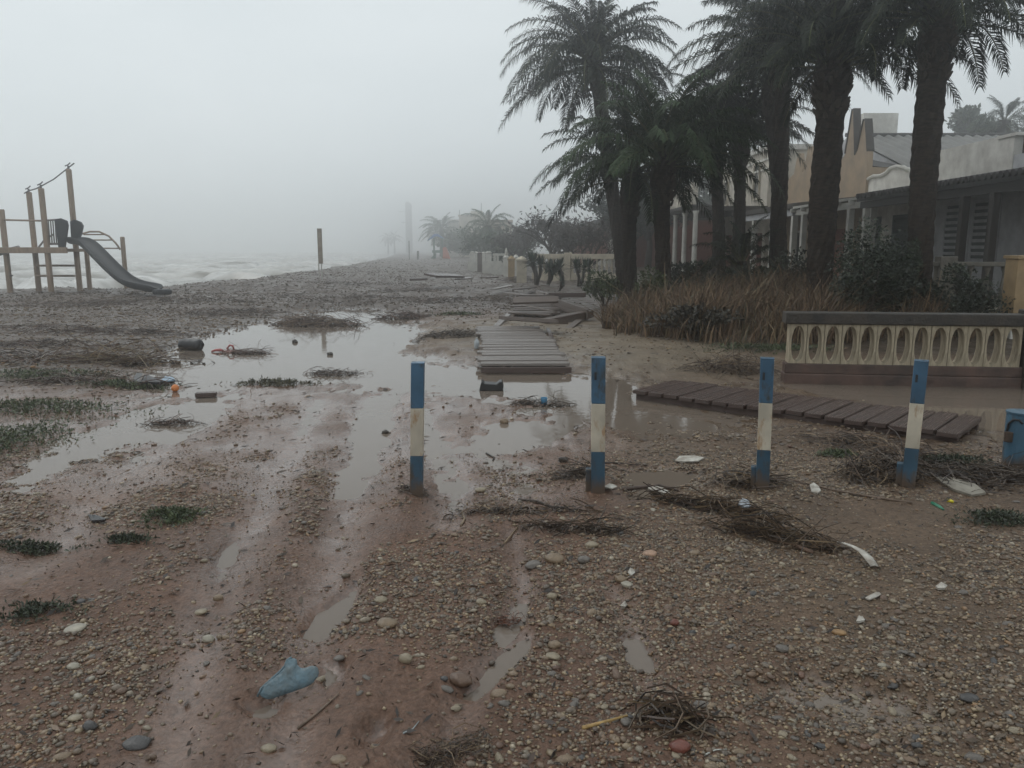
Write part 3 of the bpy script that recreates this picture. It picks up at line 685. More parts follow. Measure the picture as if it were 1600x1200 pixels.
# ------------------------------------------------------------------ climbing frame with slide
M_POST = mat('playground_timber', (0.30, 0.215, 0.15), 0.7, 0.3, 5, 0.3, stretch=(4, 4, 0.5))
M_SLIDE = mat('grey_slide_plastic', (0.026, 0.030, 0.035), 0.5, 0.25, 3, 0.05, spec=0.3)
M_RAIL = mat('grey_steel_rail', (0.16, 0.14, 0.13), 0.5, 0.2, 8, 0.1)
M_WIRE = mat('bent_wire', (0.06, 0.055, 0.06), 0.6, 0.2, 8, 0.0)
def playground():
    d = 24.6; g = W(90, 440, d); base = Vector((g.x, d, H(g.x, d)))
    t = thing('climbing_frame', base, 'timber climbing frame with dark slide on the shingle by the sea', 'playground')
    L = lambda px, py, dd: W(px, py, dd) - base
    def post(px, py_top, dd, r, name='post', bottom=None, lift=None):
        tp = L(px, py_top, dd); z0 = H(tp.x + base.x, dd) - 0.3 - base.z
        MB().tube([(tp.x, tp.y, z0), (tp.x, tp.y, tp.z - 0.03), (tp.x, tp.y, tp.z)], [r, r, r * 0.8], 12).build(name, M_POST, t, smooth=False)
    for px, py, dd in ((2, 327, 24.6), (45, 300, 25.6), (64, 294, 24.2), (107, 264, 25.0), (133, 371, 26.2), (191, 370, 26.6)): post(px, py, dd, 0.085 if px not in (133, 191) else 0.075)
    # caps and bent wire frame left of the torn-off roof
    for px, py, dd in ((45, 300, 25.6), (64, 294, 24.2), (107, 264, 25.0)):
        p = L(px, py, dd); MB().tube([p, p + Vector((0, 0, 0.10))], 0.03, 8).build('roof_bracket', M_WIRE, t)
        MB().tube([p + Vector((-0.1, 0, 0.09)), p + Vector((0, 0, 0.13)), p + Vector((0.07, 0, 0.19))], 0.018, 6).build('roof_bracket', M_WIRE, t)
    MB().tube([L(38, 302, 25.6), L(45, 298, 25.4), L(56, 295, 24.8), L(64, 291, 24.3), L(84, 280, 24.7), L(107, 262, 25.0), L(116, 255, 25.1)], 0.02, 6).build('bent_wire', M_WIRE, t)
    # platform
    A, B = L(10, 391, 24.5), L(116, 391, 24.5)
    MB().span(A.x, B.x, 24.15 - base.y, 25.7 - base.y, A.z - 0.05, A.z + 0.05).build('platform_deck', M_POST, t, bevel=0.01)
    MB().span(A.x, B.x, 24.08 - base.y, 24.145 - base.y, A.z - 0.09, A.z + 0.09).build('platform_beam', M_POST, t, bevel=0.01)
    MB().tube([A + Vector((-0.5, 0, -0.18)), A + Vector((-0.15, 0, -0.06)), A + Vector((0.4, 0, 0.06))], 0.09, 8).build('ramp_rail', M_RAIL, t, smooth=True)
    MB().prism([(L(12, 430, 24.6).x, L(12, 430, 24.6).z), (L(20, 430, 24.6).x, L(20, 430, 24.6).z + 0.01), (L(12, 438, 24.6).x, L(12, 438, 24.6).z)], 'y', -0.05, 0.05).build('foot_rest', M_RAIL, t)
    for py, dd in ((415, 25.3), (431, 25.3)):
        MB().tube([L(56, py, dd), L(117, py, dd)], 0.035, 8).build('ladder_rung', M_POST, t, smooth=True)
    MB().tube([L(3, 343.5, 24.6), L(64, 345, 24.3)], 0.03, 8).build('hand_rail', M_POST, t, smooth=True)
    MB().tube([L(64, 345, 24.3), L(92, 343, 24.4)], 0.03, 8).build('hand_rail', M_RAIL, t, smooth=True)
    MB().tube([L(70, 381, 24.4), L(92, 381, 24.4)], 0.035, 8).build('guard_rail', M_RAIL, t, smooth=True)
    for px in (72, 75.5, 79, 82.5, 86): MB().tube([L(px, 345, 24.4), L(px + 2.5, 381, 24.4)], 0.02, 6).build('guard_bar', M_RAIL, t, smooth=True)
    MB().tube([L(60, 387, 25.4), L(70, 374, 25.4), L(84, 366, 25.4)], 0.03, 6).build('climbing_arch', M_RAIL, t, smooth=True)
    # slide gate panels
    def shield(pts, dd): 
        q = [L(a, b, dd) for a, b in pts]; MB().prism([(p.x, p.z) for p in q], 'y', q[0].y - 0.04, q[0].y + 0.04).build('gate_panel', M_SLIDE, t, bevel=0.015)
    shield([(86, 343), (95, 341), (105, 345), (107, 352), (105, 368), (102, 388), (92, 388), (90, 372)], 24.35)
    shield([(110, 346), (117, 343), (127, 347), (130.5, 353), (128, 366), (124, 375), (112, 376)], 24.9)
    # chute: a trough with raised sides
    path = [(110, 380, 24.6), (120, 379, 24.5), (131, 381, 24.4), (142, 390, 24.1), (158, 407, 23.7), (176, 425, 23.3), (195, 442, 22.9), (212, 449, 22.6), (230, 452, 22.3), (249, 456, 22.0)]
    P = [L(*p) for p in path]; prof = [(-0.27, 0.18), (-0.24, 0.20), (-0.20, 0.05), (0, 0.0), (0.20, 0.05), (0.24, 0.20), (0.27, 0.18), (0.23, -0.03), (0, -0.06), (-0.23, -0.03)]
    v, f = [], []; NP = len(prof)
    for i, p in enumerate(P):
        tg = (P[min(i + 1, len(P) - 1)] - P[max(i - 1, 0)]).normalized(); sd = tg.cross(Vector((0, 0, 1))).normalized(); up = sd.cross(tg)
        for a, b_ in prof: v.append(p + sd * a + up * b_)
    for i in range(len(P) - 1):
        for k in range(NP): f.append((i * NP + k, i * NP + (k + 1) % NP, (i + 1) * NP + (k + 1) % NP, (i + 1) * NP + k))
    f += [tuple(range(NP)), tuple(range((len(P) - 1) * NP, len(P) * NP))]
    o = MB().add(v, f).build('slide', M_SLIDE, t, smooth=True); s = o.modifiers.new('round', 'SUBSURF'); s.levels = s.render_levels = 2
    e = P[-1]; MB().box(0, 0, 0, 0.30, 0.46, 0.15, Matrix.Translation(e + Vector((0.10, -0.05, 0.0))) @ Matrix.Rotation(R(-38), 4, 'Z')).build('slide_foot', M_SLIDE, t, bevel=0.05)
    # arched climber
    for dd in (26.2, 26.8):
        MB().tube([L(120, 378, dd - 0.6), L(126, 366, dd - 0.4), L(140, 362, dd), L(155, 362, dd), L(170, 369, dd), L(181, 380, dd), L(188, 390, dd)], 0.03, 8).build('climbing_arch', M_POST, t, smooth=True)
    for px0, px1, py in ((131, 163, 366.5), (133, 175, 375), (150, 187, 388)): MB().tube([L(px0, py, 26.2), L(px1, py, 26.8)], 0.025, 6).build('arch_rung', M_POST, t, smooth=True)
playground()

# ------------------------------------------------------------------ sign on the beach
def sign():
    d = 31.0; g = W(500, 436, d); b = Vector((g.x, d, H(g.x, d)))
    t = thing('beach_sign', b, 'tall narrow brown notice board on two thin legs, alone on the shingle', 'sign')
    T, Bt = W(495.3, 357, d) - b, W(504.7, 412, d) - b
    MB().span(T.x, Bt.x, -0.03, 0.03, Bt.z, T.z).build('panel', mat('sign_board', (0.23, 0.185, 0.135), 0.7, 0.25, 3, 0.1), t, bevel=0.008)
    for k in range(3):
        z = Bt.z + (T.z - Bt.z) * (0.2 + 0.27 * k); MB().span(T.x + 0.015, Bt.x - 0.015, -0.034, -0.031, z, z + 0.2).build('faded_notice', mat('faded_notice', (0.27, 0.22, 0.16), 0.7, 0.3, 12, 0.0), t)
    for px in (498, 502.3):
        x = (W(px, 412, d) - b).x; MB().span(x - 0.02, x + 0.02, -0.02, 0.02, -0.3, Bt.z - 0.001).build('leg', mat('sign_leg', (0.42, 0.40, 0.36), 0.6, 0.2, 8, 0.1), t)
sign()

# ------------------------------------------------------------------ far play tower
def far_playground():
    d = 112.0; g = W(688, 408, d); b = Vector((g.x, d, H(g.x, d)))
    t = thing('play_tower', b, 'small play tower with blue roof and orange slide far up the beach', 'playground')
    L = lambda px, py, dd=d: W(px, py, dd) - b
    gm = mat('green_play_panel', (0.05, 0.13, 0.09), 0.5); om = mat('orange_slide', (0.55, 0.13, 0.06), 0.45); bm = mat('blue_roof', (0.08, 0.20, 0.45), 0.5)
    for px in (678, 691):
        for dy in (-0.5, 0.5):
            p = L(px, 372); MB().span(p.x - 0.07, p.x + 0.07, dy - 0.07, dy + 0.07, -0.3, p.z).build('post', gm, t)
    a, c = L(676, 395), L(692, 391); MB().span(a.x, c.x, -0.55, 0.55, a.z, c.z).build('platform', gm, t)
    a, c = L(673, 405), L(681, 395); MB().prism([(a.x, 0), (c.x, 0), (c.x, c.z), (a.x + 0.1, a.z)], 'y', -0.5, 0.5).build('climbing_wall', gm, t)
    a, m_, c = L(668, 376), L(682, 366), L(694, 373); MB().prism([(a.x, a.z), (m_.x - 0.3, m_.z), (m_.x + 0.2, m_.z + 0.05), (c.x, c.z), (m_.x, m_.z - 0.25)], 'y', -0.8, 0.8).build('roof', bm, t)
    a, c, e = L(692, 387), L(697, 386), L(704, 405); MB().prism([(a.x, a.z), (c.x, c.z), (e.x, e.z), (a.x - 0.1, e.z)], 'y', -0.45, 0.45).build('slide', om, t)
far_playground()

# ------------------------------------------------------------------ tower in the mist, poles
def tower():
    d = 300.0; g = W(639, 400, d); b = Vector((g.x, d, H(g.x, d))); L = lambda px, py: W(px, py, d) - b
    t = thing('watch_tower', b, 'slim pale concrete tower fading in the mist', 'tower')
    cm = mat('tower_concrete', (0.22, 0.21, 0.20), 0.8, 0.2, 0.6, 0.1)
    a, c = L(633.5, 318), L(644.5, 400)
    MB().prism([(a.x, -1), (c.x, -1), (c.x, L(644, 319).z), (a.x + 0.9, L(638, 315).z), (a.x, L(634, 317).z)], 'y', -1.2, 1.2).build('shaft', cm, t)
    for py in (331, 347.5): 
        p, q = L(622 if py < 340 else 627, py), L(634, py); MB().tube([p, q], 0.09, 6).build('antenna_arm', M_WIRE, t)
        MB().tube([p + Vector((0.8, 0, -0.4)), p + Vector((0.8, 0, 0.5))], 0.07, 6).build('antenna', M_WIRE, t)
    for k in range(4): z = 2.2 + 2.8 * k; MB().span(a.x + 0.5, a.x + 1.0, -1.22, -1.201, z, z + 0.9).build('window_slit', M_DARKMETAL, t)
tower()
for px, py0, py1, w_, lb in ((639, 376, 398, 0.12, 'thin dark pole standing on the beach below the misty tower'), (653, 392, 401, 0.3, 'short grey post on the beach to the side of the misty tower')):
    d = 100.0; p = W(px, py0, d); gz = H(p.x, d)
    mb = MB().lathe([(w_ / 2, -0.3), (w_ / 2, p.z - gz - 0.05), (w_ * 0.35, p.z - gz)], 10); tag(mb.build('beach_post', M_RAIL, None, loc=(p.x, d, gz)), lb, 'post')

# ------------------------------------------------------------------ small litter and flotsam
def lump(name, sx, sy, sz, m, loc, label, cat, group=None, rz=0.0, seed=0, rough=0.12, sub=3, flat=True):
    import bmesh
    b = bmesh.new(); bmesh.ops.create_icosphere(b, subdivisions=sub, radius=0.5)
    r = np.random.RandomState(seed); k = r.rand(3, 3) * 4; ph_ = r.rand(3) * 6
    for v in b.verts:
        c = v.co.normalized(); e = sum(math.sin(3.0 * (k[i][0] * c.x + k[i][1] * c.y + k[i][2] * c.z) * 0.6 + ph_[i]) for i in range(3)) / 3
        v.co *= 1 + rough * e; v.co.x *= sx; v.co.y *= sy; v.co.z *= sz
    me = bpy.data.meshes.new(name); b.to_mesh(me); b.free(); me.shade_smooth()
    o = link(name, me, m, None, loc=loc); o.rotation_euler = (r.uniform(-.15, .15), r.uniform(-.15, .15), rz)
    return tag(o, label, cat, group)

def stone_mat(name, c, rough=0.4): return mat(name, c, rough, 0.3, 14, 0.25, 60, tint=tuple(x * 0.6 for x in c))
SM = {'cream': stone_mat('cream_stone', (0.28, 0.23, 0.16)), 'grey': stone_mat('grey_stone', (0.15, 0.13, 0.112)), 'dark': stone_mat('dark_stone', (0.07, 0.066, 0.064)), 'white': stone_mat('white_stone', (0.35, 0.315, 0.25)),
      'tan': stone_mat('tan_stone', (0.235, 0.17, 0.11)), 'red': stone_mat('red_stone', (0.17, 0.058, 0.04)), 'brown': stone_mat('brown_stone', (0.15, 0.095, 0.065)), 'ochre': stone_mat('ochre_stone', (0.32, 0.19, 0.085)), 'pink': stone_mat('brick_stone', (0.40, 0.25, 0.17))}
def stone(px, py, wpx, hpx, kind, label, seed, rz=None, sub=3):
    p = G(px, py + hpx * 0.3); s = wpx / FPX * math.hypot(p.y, EYE)
    hz = hpx / FPX * math.hypot(p.y, EYE) * 0.85
    p.z = max(p.z, -0.004)
    return lump('stone', s, s * 0.75, min(hz, s * 0.75), SM[kind], (p.x, p.y, p.z + hz * 0.22), label, 'stone', None, rnd.uniform(-0.3, 0.3) if rz is None else rz, seed, 0.10, sub)
STONES = [(634, 1027, 21, 19, 'cream', 'round cream stone right of the blue plastic scrap'), (720, 1059, 34, 22, 'brown', 'brown stone beside the narrow puddle in the foreground'),
    (1062, 1164, 30, 22, 'red', 'smooth dark red stone below the driftwood bundle at the bottom'), (1054, 971, 14, 16, 'red', 'small upright brick red stone in the gravel'),
    (833, 881, 26, 15, 'grey', 'large flat grey stone left of the twin oval stones'), (866, 871, 30, 18, 'tan', 'broad tan stone half sunk behind the grey stone'), (924, 850, 20, 12, 'cream', 'oval cream stone below the curved reeds'),
    (912, 873, 20, 14, 'grey', 'round grey stone beside the broad tan stone'), (980, 912, 20, 8, 'white', 'white oval pebble in front of a tan pebble'), (970, 903, 18, 12, 'tan', 'tan pebble touching the white oval pebble'),
    (862, 930, 16, 12, 'cream', 'tilted cream pebble in the open mud'), (1084, 863, 17, 10, 'tan', 'tan pebble to the side of the brick shard'), (752, 939, 16, 11, 'cream', 'pale oval stone left of centre near the narrow stream'),
    (118, 981, 32, 10, 'white', 'long flat whitish stone among weeds in the left foreground'), (326, 997, 19, 15, 'white', 'angular white stone between the weeds and blue plastic'), (314, 955, 20, 9, 'cream', 'flat cream stone on the wheel track'),
    (341, 933, 15, 14, 'tan', 'tan stone standing up at the edge of the wheel track'), (141, 1133, 21, 22, 'dark', 'dark blue grey stone in the bottom left gravel'), (117, 1121, 22, 10, 'cream', 'cream elongated stone beside the dark blue grey stone'),
    (214, 1160, 38, 16, 'dark', 'dark slab-like stone at the bottom left'), (122, 1087, 14, 11, 'white', 'pale round stone above the cream elongated stone'), (115, 1040, 18, 12, 'white', 'greenish white stone left of the blue plastic'),
    (1514, 1089, 27, 13, 'dark', 'dark flat stone in the right foreground gravel'), (1311, 987, 22, 10, 'ochre', 'flat ochre stone in the right foreground gravel'), (1222, 1012, 20, 13, 'grey', 'round grey stone in the gravel right of the red stone'),
    (1095, 1099, 24, 13, 'grey', 'grey green stone touching the driftwood bundle'), (866, 1006, 20, 14, 'tan', 'tan stone left of the shallow runnel'), (864, 1024, 22, 9, 'cream', 'cream flat stone below the tan stone'),
    (420, 1168, 22, 13, 'cream', 'cream stone at the bottom below the blue plastic'), (529, 1186, 24, 10, 'tan', 'tan pebble at the very bottom of the mud'), (694, 1060, 12, 10, 'dark', 'dark pebble left of the brown stone'),
    (788, 657, 14, 12, 'tan', 'pale stone block standing in shallow water behind the bollards'), (1015, 864, 22, 12, 'pink', 'angular brick coloured shard below the reed wrack'), (751, 764, 19, 9, 'cream', 'cream stone in the puddle left of the second bollard'),
    (1532, 729, 16, 7, 'white', 'pale stone in dark soil by the blue post'), (1512, 746, 12, 8, 'white', 'smaller pale stone in front of the pale stone by the blue post'), (595, 936, 20, 12, 'cream', 'cream stone in the gravel strip'), (605, 972, 30, 16, 'tan', 'buried tan stone at the edge of the gravel strip'), (530, 1027, 16, 10, 'grey', 'grey stone above the round puddle'), (1505, 925, 14, 9, 'grey', 'grey stone near a white scrap in right gravel')]
for i, s in enumerate(STONES): stone(*s, seed=i + 3)

# the largest of the ordinary pebbles, one by one
def pebble_things(N=230):
    import bmesh
    r = np.random.RandomState(77); meshes = {}
    kinds = [('cream', 'pale'), ('grey', 'grey'), ('tan', 'tan'), ('brown', 'brown'), ('dark', 'dark'), ('white', 'whitish')]; pr = [.22, .27, .24, .15, .08, .04]
    for kd, _ in kinds:
        for q in range(3):
            b = bmesh.new(); bmesh.ops.create_icosphere(b, subdivisions=2, radius=0.5); rr = np.random.RandomState(q * 7 + len(kd)); k = rr.rand(3, 3) * 4; ph_ = rr.rand(3) * 6
            for v in b.verts:
                c = v.co.normalized(); v.co *= 1 + 0.13 * sum(math.sin(1.8 * (k[i][0] * c.x + k[i][1] * c.y + k[i][2] * c.z) + ph_[i]) for i in range(3)) / 3 * 2
            me = bpy.data.meshes.new('pebble'); b.to_mesh(me); b.free(); me.shade_smooth(); me.materials.append(SM[kd]); meshes[kd, q] = me
    n = 0
    while n < N:
        y = 2.15 + 3.0 * r.rand() ** 1.5; x = (r.rand() * 2 - 1) * 0.72 * y
        g = float(gravel_field(np.array([x]), np.array([y]))[0])
        if r.rand() > g + 0.12: continue
        z = H(x, y)
        if z < -0.006: continue
        kd, ad = kinds[r.choice(len(kinds), p=pr)]; s = r.uniform(0.022, 0.046) * (1 if r.rand() < 0.88 else 1.25)
        o = link('pebble', meshes[kd, r.randint(3)], None, None, loc=(x, y, z + s * 0.03)); o.scale = (s * r.uniform(.9, 1.3), s * r.uniform(.65, .9), s * r.uniform(.4, .62)); o.rotation_euler = (r.uniform(-.25, .25), r.uniform(-.25, .25), r.uniform(0, 6.28))
        side = 'left of the blue plastic' if x < -0.85 else ('between the blue plastic and the driftwood bundle' if x < 0.5 else 'on the right-hand gravel')
        tag(o, f'small {ad} rounded pebble lying {side}', 'pebble', f'{ad} pebbles {side}')
        n += 1
pebble_things()

# sticks, reeds and wrack
def sticks(name, n, cx, cy, rx, ry, rot, lmin, lmax, th, cols, heap, seed, label, cat='driftwood', kind='stuff', mat_=None, bend=0.2, align=None, group=None, tilt=0.25, zmin=0.004):
    r = np.random.RandomState(seed); V, Fc, C = [], [], []; o = 0
    a = r.rand(n) * 6.283; q = np.sqrt(r.rand(n)); ux, uy = q * np.cos(a), q * np.sin(a)
    nc = 9; ca_, cq_ = r.rand(nc) * 6.283, np.sqrt(r.rand(nc)) * 0.9; ci = r.randint(nc, size=n); mixc = r.rand(n) < 0.72      # strands gather in clots
    ux = np.where(mixc, cq_[ci] * np.cos(ca_[ci]) + 0.22 * r.randn(n), ux * 1.15); uy = np.where(mixc, cq_[ci] * np.sin(ca_[ci]) + 0.25 * r.randn(n), uy * 1.15); q = np.minimum(1, np.hypot(ux, uy))
    x = cx + rx * ux * math.cos(rot) - ry * uy * math.sin(rot); y = cy + rx * ux * math.sin(rot) + ry * uy * math.cos(rot)
    zb = np.maximum(height(x, y), zmin) + heap * (1 - q ** 1.5) * r.rand(n)
    ang = r.rand(n) * 6.283 if align is None else align + r.randn(n) * 0.8
    ln = lmin + (lmax - lmin) * r.rand(n) ** 1.6; el = r.randn(n) * tilt; t0 = th * (0.5 + r.rand(n))
    cc = np.array(cols)[r.randint(len(cols), size=n)] * (0.6 + 0.7 * r.rand(n, 1))
    S, K = 4, 3
    for i in range(n):
        d = np.array((math.cos(ang[i]) * math.cos(el[i]), math.sin(ang[i]) * math.cos(el[i]), math.sin(el[i])))
        sd = np.array((-math.sin(ang[i]), math.cos(ang[i]), 0)); up = np.cross(d, sd); bd = r.randn(2) * bend * ln[i]
        P = []
        for k in range(S):
            s = k / (S - 1) - 0.5; p = np.array((x[i], y[i], zb[i] + t0[i] * 0.5)) + d * ln[i] * s + (sd * bd[0] + up * abs(bd[1]) * 0.5) * (0.25 - s * s) * 2
            P.append(p)
        lo = min(p[2] for p in P); gz = max(zmin, zb[i]) if heap < 0.05 else zmin
        if lo < gz: P = [p + np.array((0, 0, gz - lo)) for p in P]
        for k in range(S):
            w = t0[i] * (1 - 0.5 * abs(k / (S - 1) - 0.3))
            for e in range(K):
                th_ = 2 * math.pi * e / K; V.append(P[k] + sd * math.cos(th_) * w / 2 + up * math.sin(th_) * w / 2)
        for k in range(S - 1):
            for e in range(K): Fc.append((o + k * K + e, o + k * K + (e + 1) % K, o + (k + 1) * K + (e + 1) % K, o + (k + 1) * K + e))
        C.append(np.repeat(cc[i:i + 1], S * K, 0)); o += S * K
    nf = int(n * 1.3); fi = r.randint(n, size=nf); fs = (0.25 * lmax) * (0.12 + 0.25 * r.rand(nf)); fc = np.array(DK)[r.randint(len(DK), size=nf)] * (0.5 + 0.9 * r.rand(nf, 1))
    for i in range(nf):                          # rotten leaves and bark flakes among the strands
        j = fi[i]; p = np.array((x[j] + r.randn() * 0.12 * rx, y[j] + r.randn() * 0.12 * ry, 0)); p[2] = max(zmin, zb[j] - heap * 0.4 * r.rand()) + 0.004; d = r.randn(3) * (1, 1, 0.35); d /= np.linalg.norm(d); s = np.cross(d, r.randn(3) * (0.3, 0.3, 1)); s /= np.linalg.norm(s) + 1e-9
        V += [p - d * fs[i], p + s * fs[i] * 0.4, p + d * fs[i], p - s * fs[i] * 0.4]; Fc.append((o, o + 1, o + 2, o + 3)); C.append(np.repeat(fc[i:i + 1], 4, 0)); o += 4
    ob = big_mesh(name, np.array(V), np.array(Fc), mat_ or M_STICK, np.concatenate(C), smooth=False)
    return tag(ob, label, cat if kind != 'stuff' else None, group, kind)
M_STICK = attr_mat('wet_reed', 0.5, 0.35, 30)
DK = [(0.045, 0.03, 0.022), (0.07, 0.05, 0.035), (0.03, 0.022, 0.018), (0.10, 0.07, 0.045)]
RD = [(0.13, 0.085, 0.055), (0.18, 0.12, 0.075), (0.09, 0.06, 0.045), (0.24, 0.17, 0.10)]
RU = [(0.12, 0.075, 0.058), (0.16, 0.10, 0.075), (0.09, 0.06, 0.05)]
def wrack(px, py, wx_, wy_, n, seed, label, cols=DK, rot=0.0, lm=(0.05, 0.35), th=0.006, heap=0.05, **k):
    p = G(px, py); k.setdefault('bend', 0.35); return sticks('reed_wrack', n, p.x, p.y, wx_, wy_, rot, lm[0], lm[1], th, cols, heap, seed, label, **k)
wrack(1388, 742, 0.30, 0.22, 420, 1, 'dark tangle of reeds and twigs heaped round the fourth bollard', DK + DK + RD, heap=0.22, th=0.006, tilt=0.5)
wrack(1530, 742, 0.5, 0.32, 620, 2, 'dark rotting weed and twigs in front of the blue post', DK, heap=0.06)
wrack(1350, 700, 0.75, 0.25, 300, 3, 'scattered reeds along the front edge of the drifted deck', DK + RD, rot=-0.5, heap=0.03)
wrack(1110, 795, 0.36, 0.10, 260, 4, 'line of dark reeds trailing from the second bollard', DK + RD, rot=-0.5, heap=0.05, align=-0.45)
wrack(1210, 840, 0.32, 0.09, 220, 5, 'end of the reed line running down to the foreground', DK + RD, rot=-0.6, heap=0.04, align=-0.5)
wrack(1165, 755, 0.22, 0.10, 160, 6, 'reeds and dead leaves caught at the third bollard', DK + RD, heap=0.07)
wrack(910, 745, 0.18, 0.08, 90, 7, 'dark wet twigs at the foot of the second bollard', DK, heap=0.03)
wrack(815, 800, 0.42, 0.06, 160, 8, 'thin line of twigs along the edge of the small puddle', DK + RD, rot=0.05, heap=0.02, lm=(0.03, 0.2))
wrack(900, 828, 0.28, 0.05, 90, 9, 'curved strand of dark reeds in the mud', DK, rot=-0.1, heap=0.02, align=-0.2)
wrack(715, 1178, 0.12, 0.075, 170, 10, 'small nest of roots and twigs at the bottom edge', DK + RD, heap=0.05, lm=(0.03, 0.14), th=0.003, bend=0.7)
wrack(1055, 1128, 0.11, 0.05, 110, 11, 'driftwood and bark bundle at the bottom centre', DK + RD, heap=0.04, lm=(0.04, 0.22), th=0.007, align=0.35)
wrack(795, 985, 0.05, 0.03, 50, 12, 'tuft of reddish roots in the foreground gravel', [(0.20, 0.07, 0.035), (0.12, 0.06, 0.04)], heap=0.03, lm=(0.03, 0.1), th=0.003, bend=0.8)
wrack(705, 525, 0.55, 0.30, 260, 13, 'dark weed bank at the edge of the puddle beside the pale walkway', DK, heap=0.12, lm=(0.1, 0.5))
wrack(500, 512, 0.85, 0.45, 420, 14, 'raft of brown reeds aground in the middle of the puddle', RD + RU, rot=-0.15, heap=0.16, lm=(0.15, 0.8), th=0.012)
wrack(632, 499, 0.55, 0.35, 260, 15, 'smaller raft of brown reeds at the far side of the puddle', RU, heap=0.14, lm=(0.1, 0.5), th=0.012)
wrack(380, 562, 0.35, 0.12, 120, 16, 'brown flotsam round the red and white scrap', RU, heap=0.05, lm=(0.08, 0.4))
wrack(525, 591, 0.36, 0.14, 160, 17, 'flat patch of weed at the near edge of the puddle', RU + DK, heap=0.04, lm=(0.05, 0.25))
wrack(185, 566, 1.0, 0.3, 200, 18, 'long pale canes washed up at the end of the puddle', RD + [(0.3, 0.25, 0.18)], heap=0.05, lm=(0.2, 1.0), th=0.010, align=0.0)
wrack(850, 632, 0.30, 0.10, 120, 19, 'small dark island of twigs behind the second bollard', DK, heap=0.03, lm=(0.05, 0.25))
wrack(270, 665, 0.25, 0.10, 120, 20, 'clod of dark weed beside the left wheel puddle', DK + RU, heap=0.05, lm=(0.04, 0.2))
wrack(1140, 580, 0.6, 0.30, 300, 21, 'dead brush heaped between the drifted deck and grass', DK + RD, heap=0.22, lm=(0.1, 0.6), tilt=0.5)
for i, (px, py, wx_, wy_, n, lb) in enumerate([(300, 470, 1.6, 0.7, 240, 'dark seaweed streak on the shingle between slide and sign'), (560, 445, 2.4, 1.0, 220, 'brown weed streak on the shingle right of the sign'), (650, 455, 1.6, 0.9, 220, 'dark weed patch on the shingle beyond the small reed raft'), (700, 470, 1.2, 0.6, 200, 'brown weed patch on shingle left of the heavy board'), (110, 540, 1.3, 0.4, 220, 'dark weed streak left of the black drum'), (380, 440, 3.0, 1.2, 220, 'brown weed along the bank behind the slide foot')]):
    wrack(px, py, wx_, wy_, n, 80 + i, lb, RU + DK + DK, heap=0.09, lm=(0.06, 0.45), th=0.010)
wrack(651, 768, 0.14, 0.07, 70, 90, 'few wet twigs at the foot of the first bollard', DK, heap=0.02, lm=(0.03, 0.14), th=0.004)
wrack(790, 468, 0.8, 1.2, 320, 61, 'dark wrack and rubble beside the tilted walkway', DK + RD, heap=0.08, lm=(0.08, 0.4))
wrack(845, 478, 0.7, 0.8, 260, 62, 'twigs and rubble lying over the tilted walkway', DK + RU, heap=0.1, lm=(0.06, 0.4), zmin=0.3)
wrack(815, 440, 1.0, 1.5, 260, 63, 'rubble and weed at the foot of the gate pillars', DK + RU, heap=0.2, lm=(0.1, 0.6), th=0.012)
for i, (px, py, wx_, wy_, n) in enumerate([(130, 475, 2.0, 0.8, 300), (330, 490, 1.6, 0.8, 300), (40, 515, 1.6, 0.7, 260), (200, 520, 1.2, 0.5, 200), (420, 455, 3.0, 1.5, 300), (580, 470, 2.0, 0.8, 220), (60, 560, 1.2, 0.6, 200), (150, 600, 0.9, 0.4, 160)]):
    wrack(px, py, wx_, wy_, n, 40 + i, ['brown wrack below the climbing frame', 'brown wrack bank beyond the black drum', 'brown wrack at the left edge of the shingle', 'thin wrack between the drum and climbing frame', 'wrack drifted along the shingle crest below the sign', 'thin brown wrack at the far rim of the puddle', 'loose dark wrack on the shingle left of the drum', 'reeds among the green weeds at the left'][i], RU + DK, heap=0.07, lm=(0.08, 0.5), th=0.010)
# loose bits all over the track
def bits():
    r = np.random.RandomState(9); n = 6000; y = 1.8 + 15 * r.rand(n) ** 1.5; x = (r.rand(n) * 2 - 1) * 0.8 * y; k = height(x, y) > -0.01
    x, y = x[k], y[k]; n = len(x); V, Fc, C = [], [], []; o = 0; z = height(x, y); a = r.rand(n) * 6.28; ln = (0.01 + 0.06 * r.rand(n) ** 3) * (0.7 + y / 8); w = ln * (0.08 + 0.22 * r.rand(n)) * 0.5
    cols = np.array(DK + DK + DK + RD); cc = cols[r.randint(len(cols), size=n)]
    for i in range(n):
        d = np.array((math.cos(a[i]), math.sin(a[i]), 0)); s = np.array((-d[1], d[0], 0)); p = np.array((x[i], y[i], z[i] + 0.006)); u = np.array((0, 0, 0.003 + 0.01 * r.rand()))
        V += [p - d * ln[i] / 2, p + s * w[i] + u, p + d * ln[i] / 2 + u, p - s * w[i], p - np.array((0, 0, 0.01))]; Fc += [(o, o + 3, o + 2, o + 1)]; o += 5; C.append(np.repeat(cc[i:i + 1], 5, 0))
    tag(big_mesh('litter', np.array(V), np.array(Fc), M_STICK, np.concatenate(C), smooth=False), 'bits of bark and leaf strewn over the mud', None, None, 'stuff')
bits()
def stick(pts, r0, col, label, name='driftwood_stick', cat='stick', seg=7, group=None):
    P = [G(*p[:2], up=r0 * 0.8 + (p[2] if len(p) > 2 else 0)) for p in pts]
    for p in P: p.z = max(p.z, r0 * 0.6)
    b = P[0].copy(); n = len(P)
    return tag(MB().tube([p - b for p in P], [r0 * (1 - 0.45 * i / (n - 1)) for i in range(n)], seg).build(name, mat(name + '_bark', col, 0.55, 0.4, 25, 0.3), None, smooth=True, loc=b), label, cat, group)
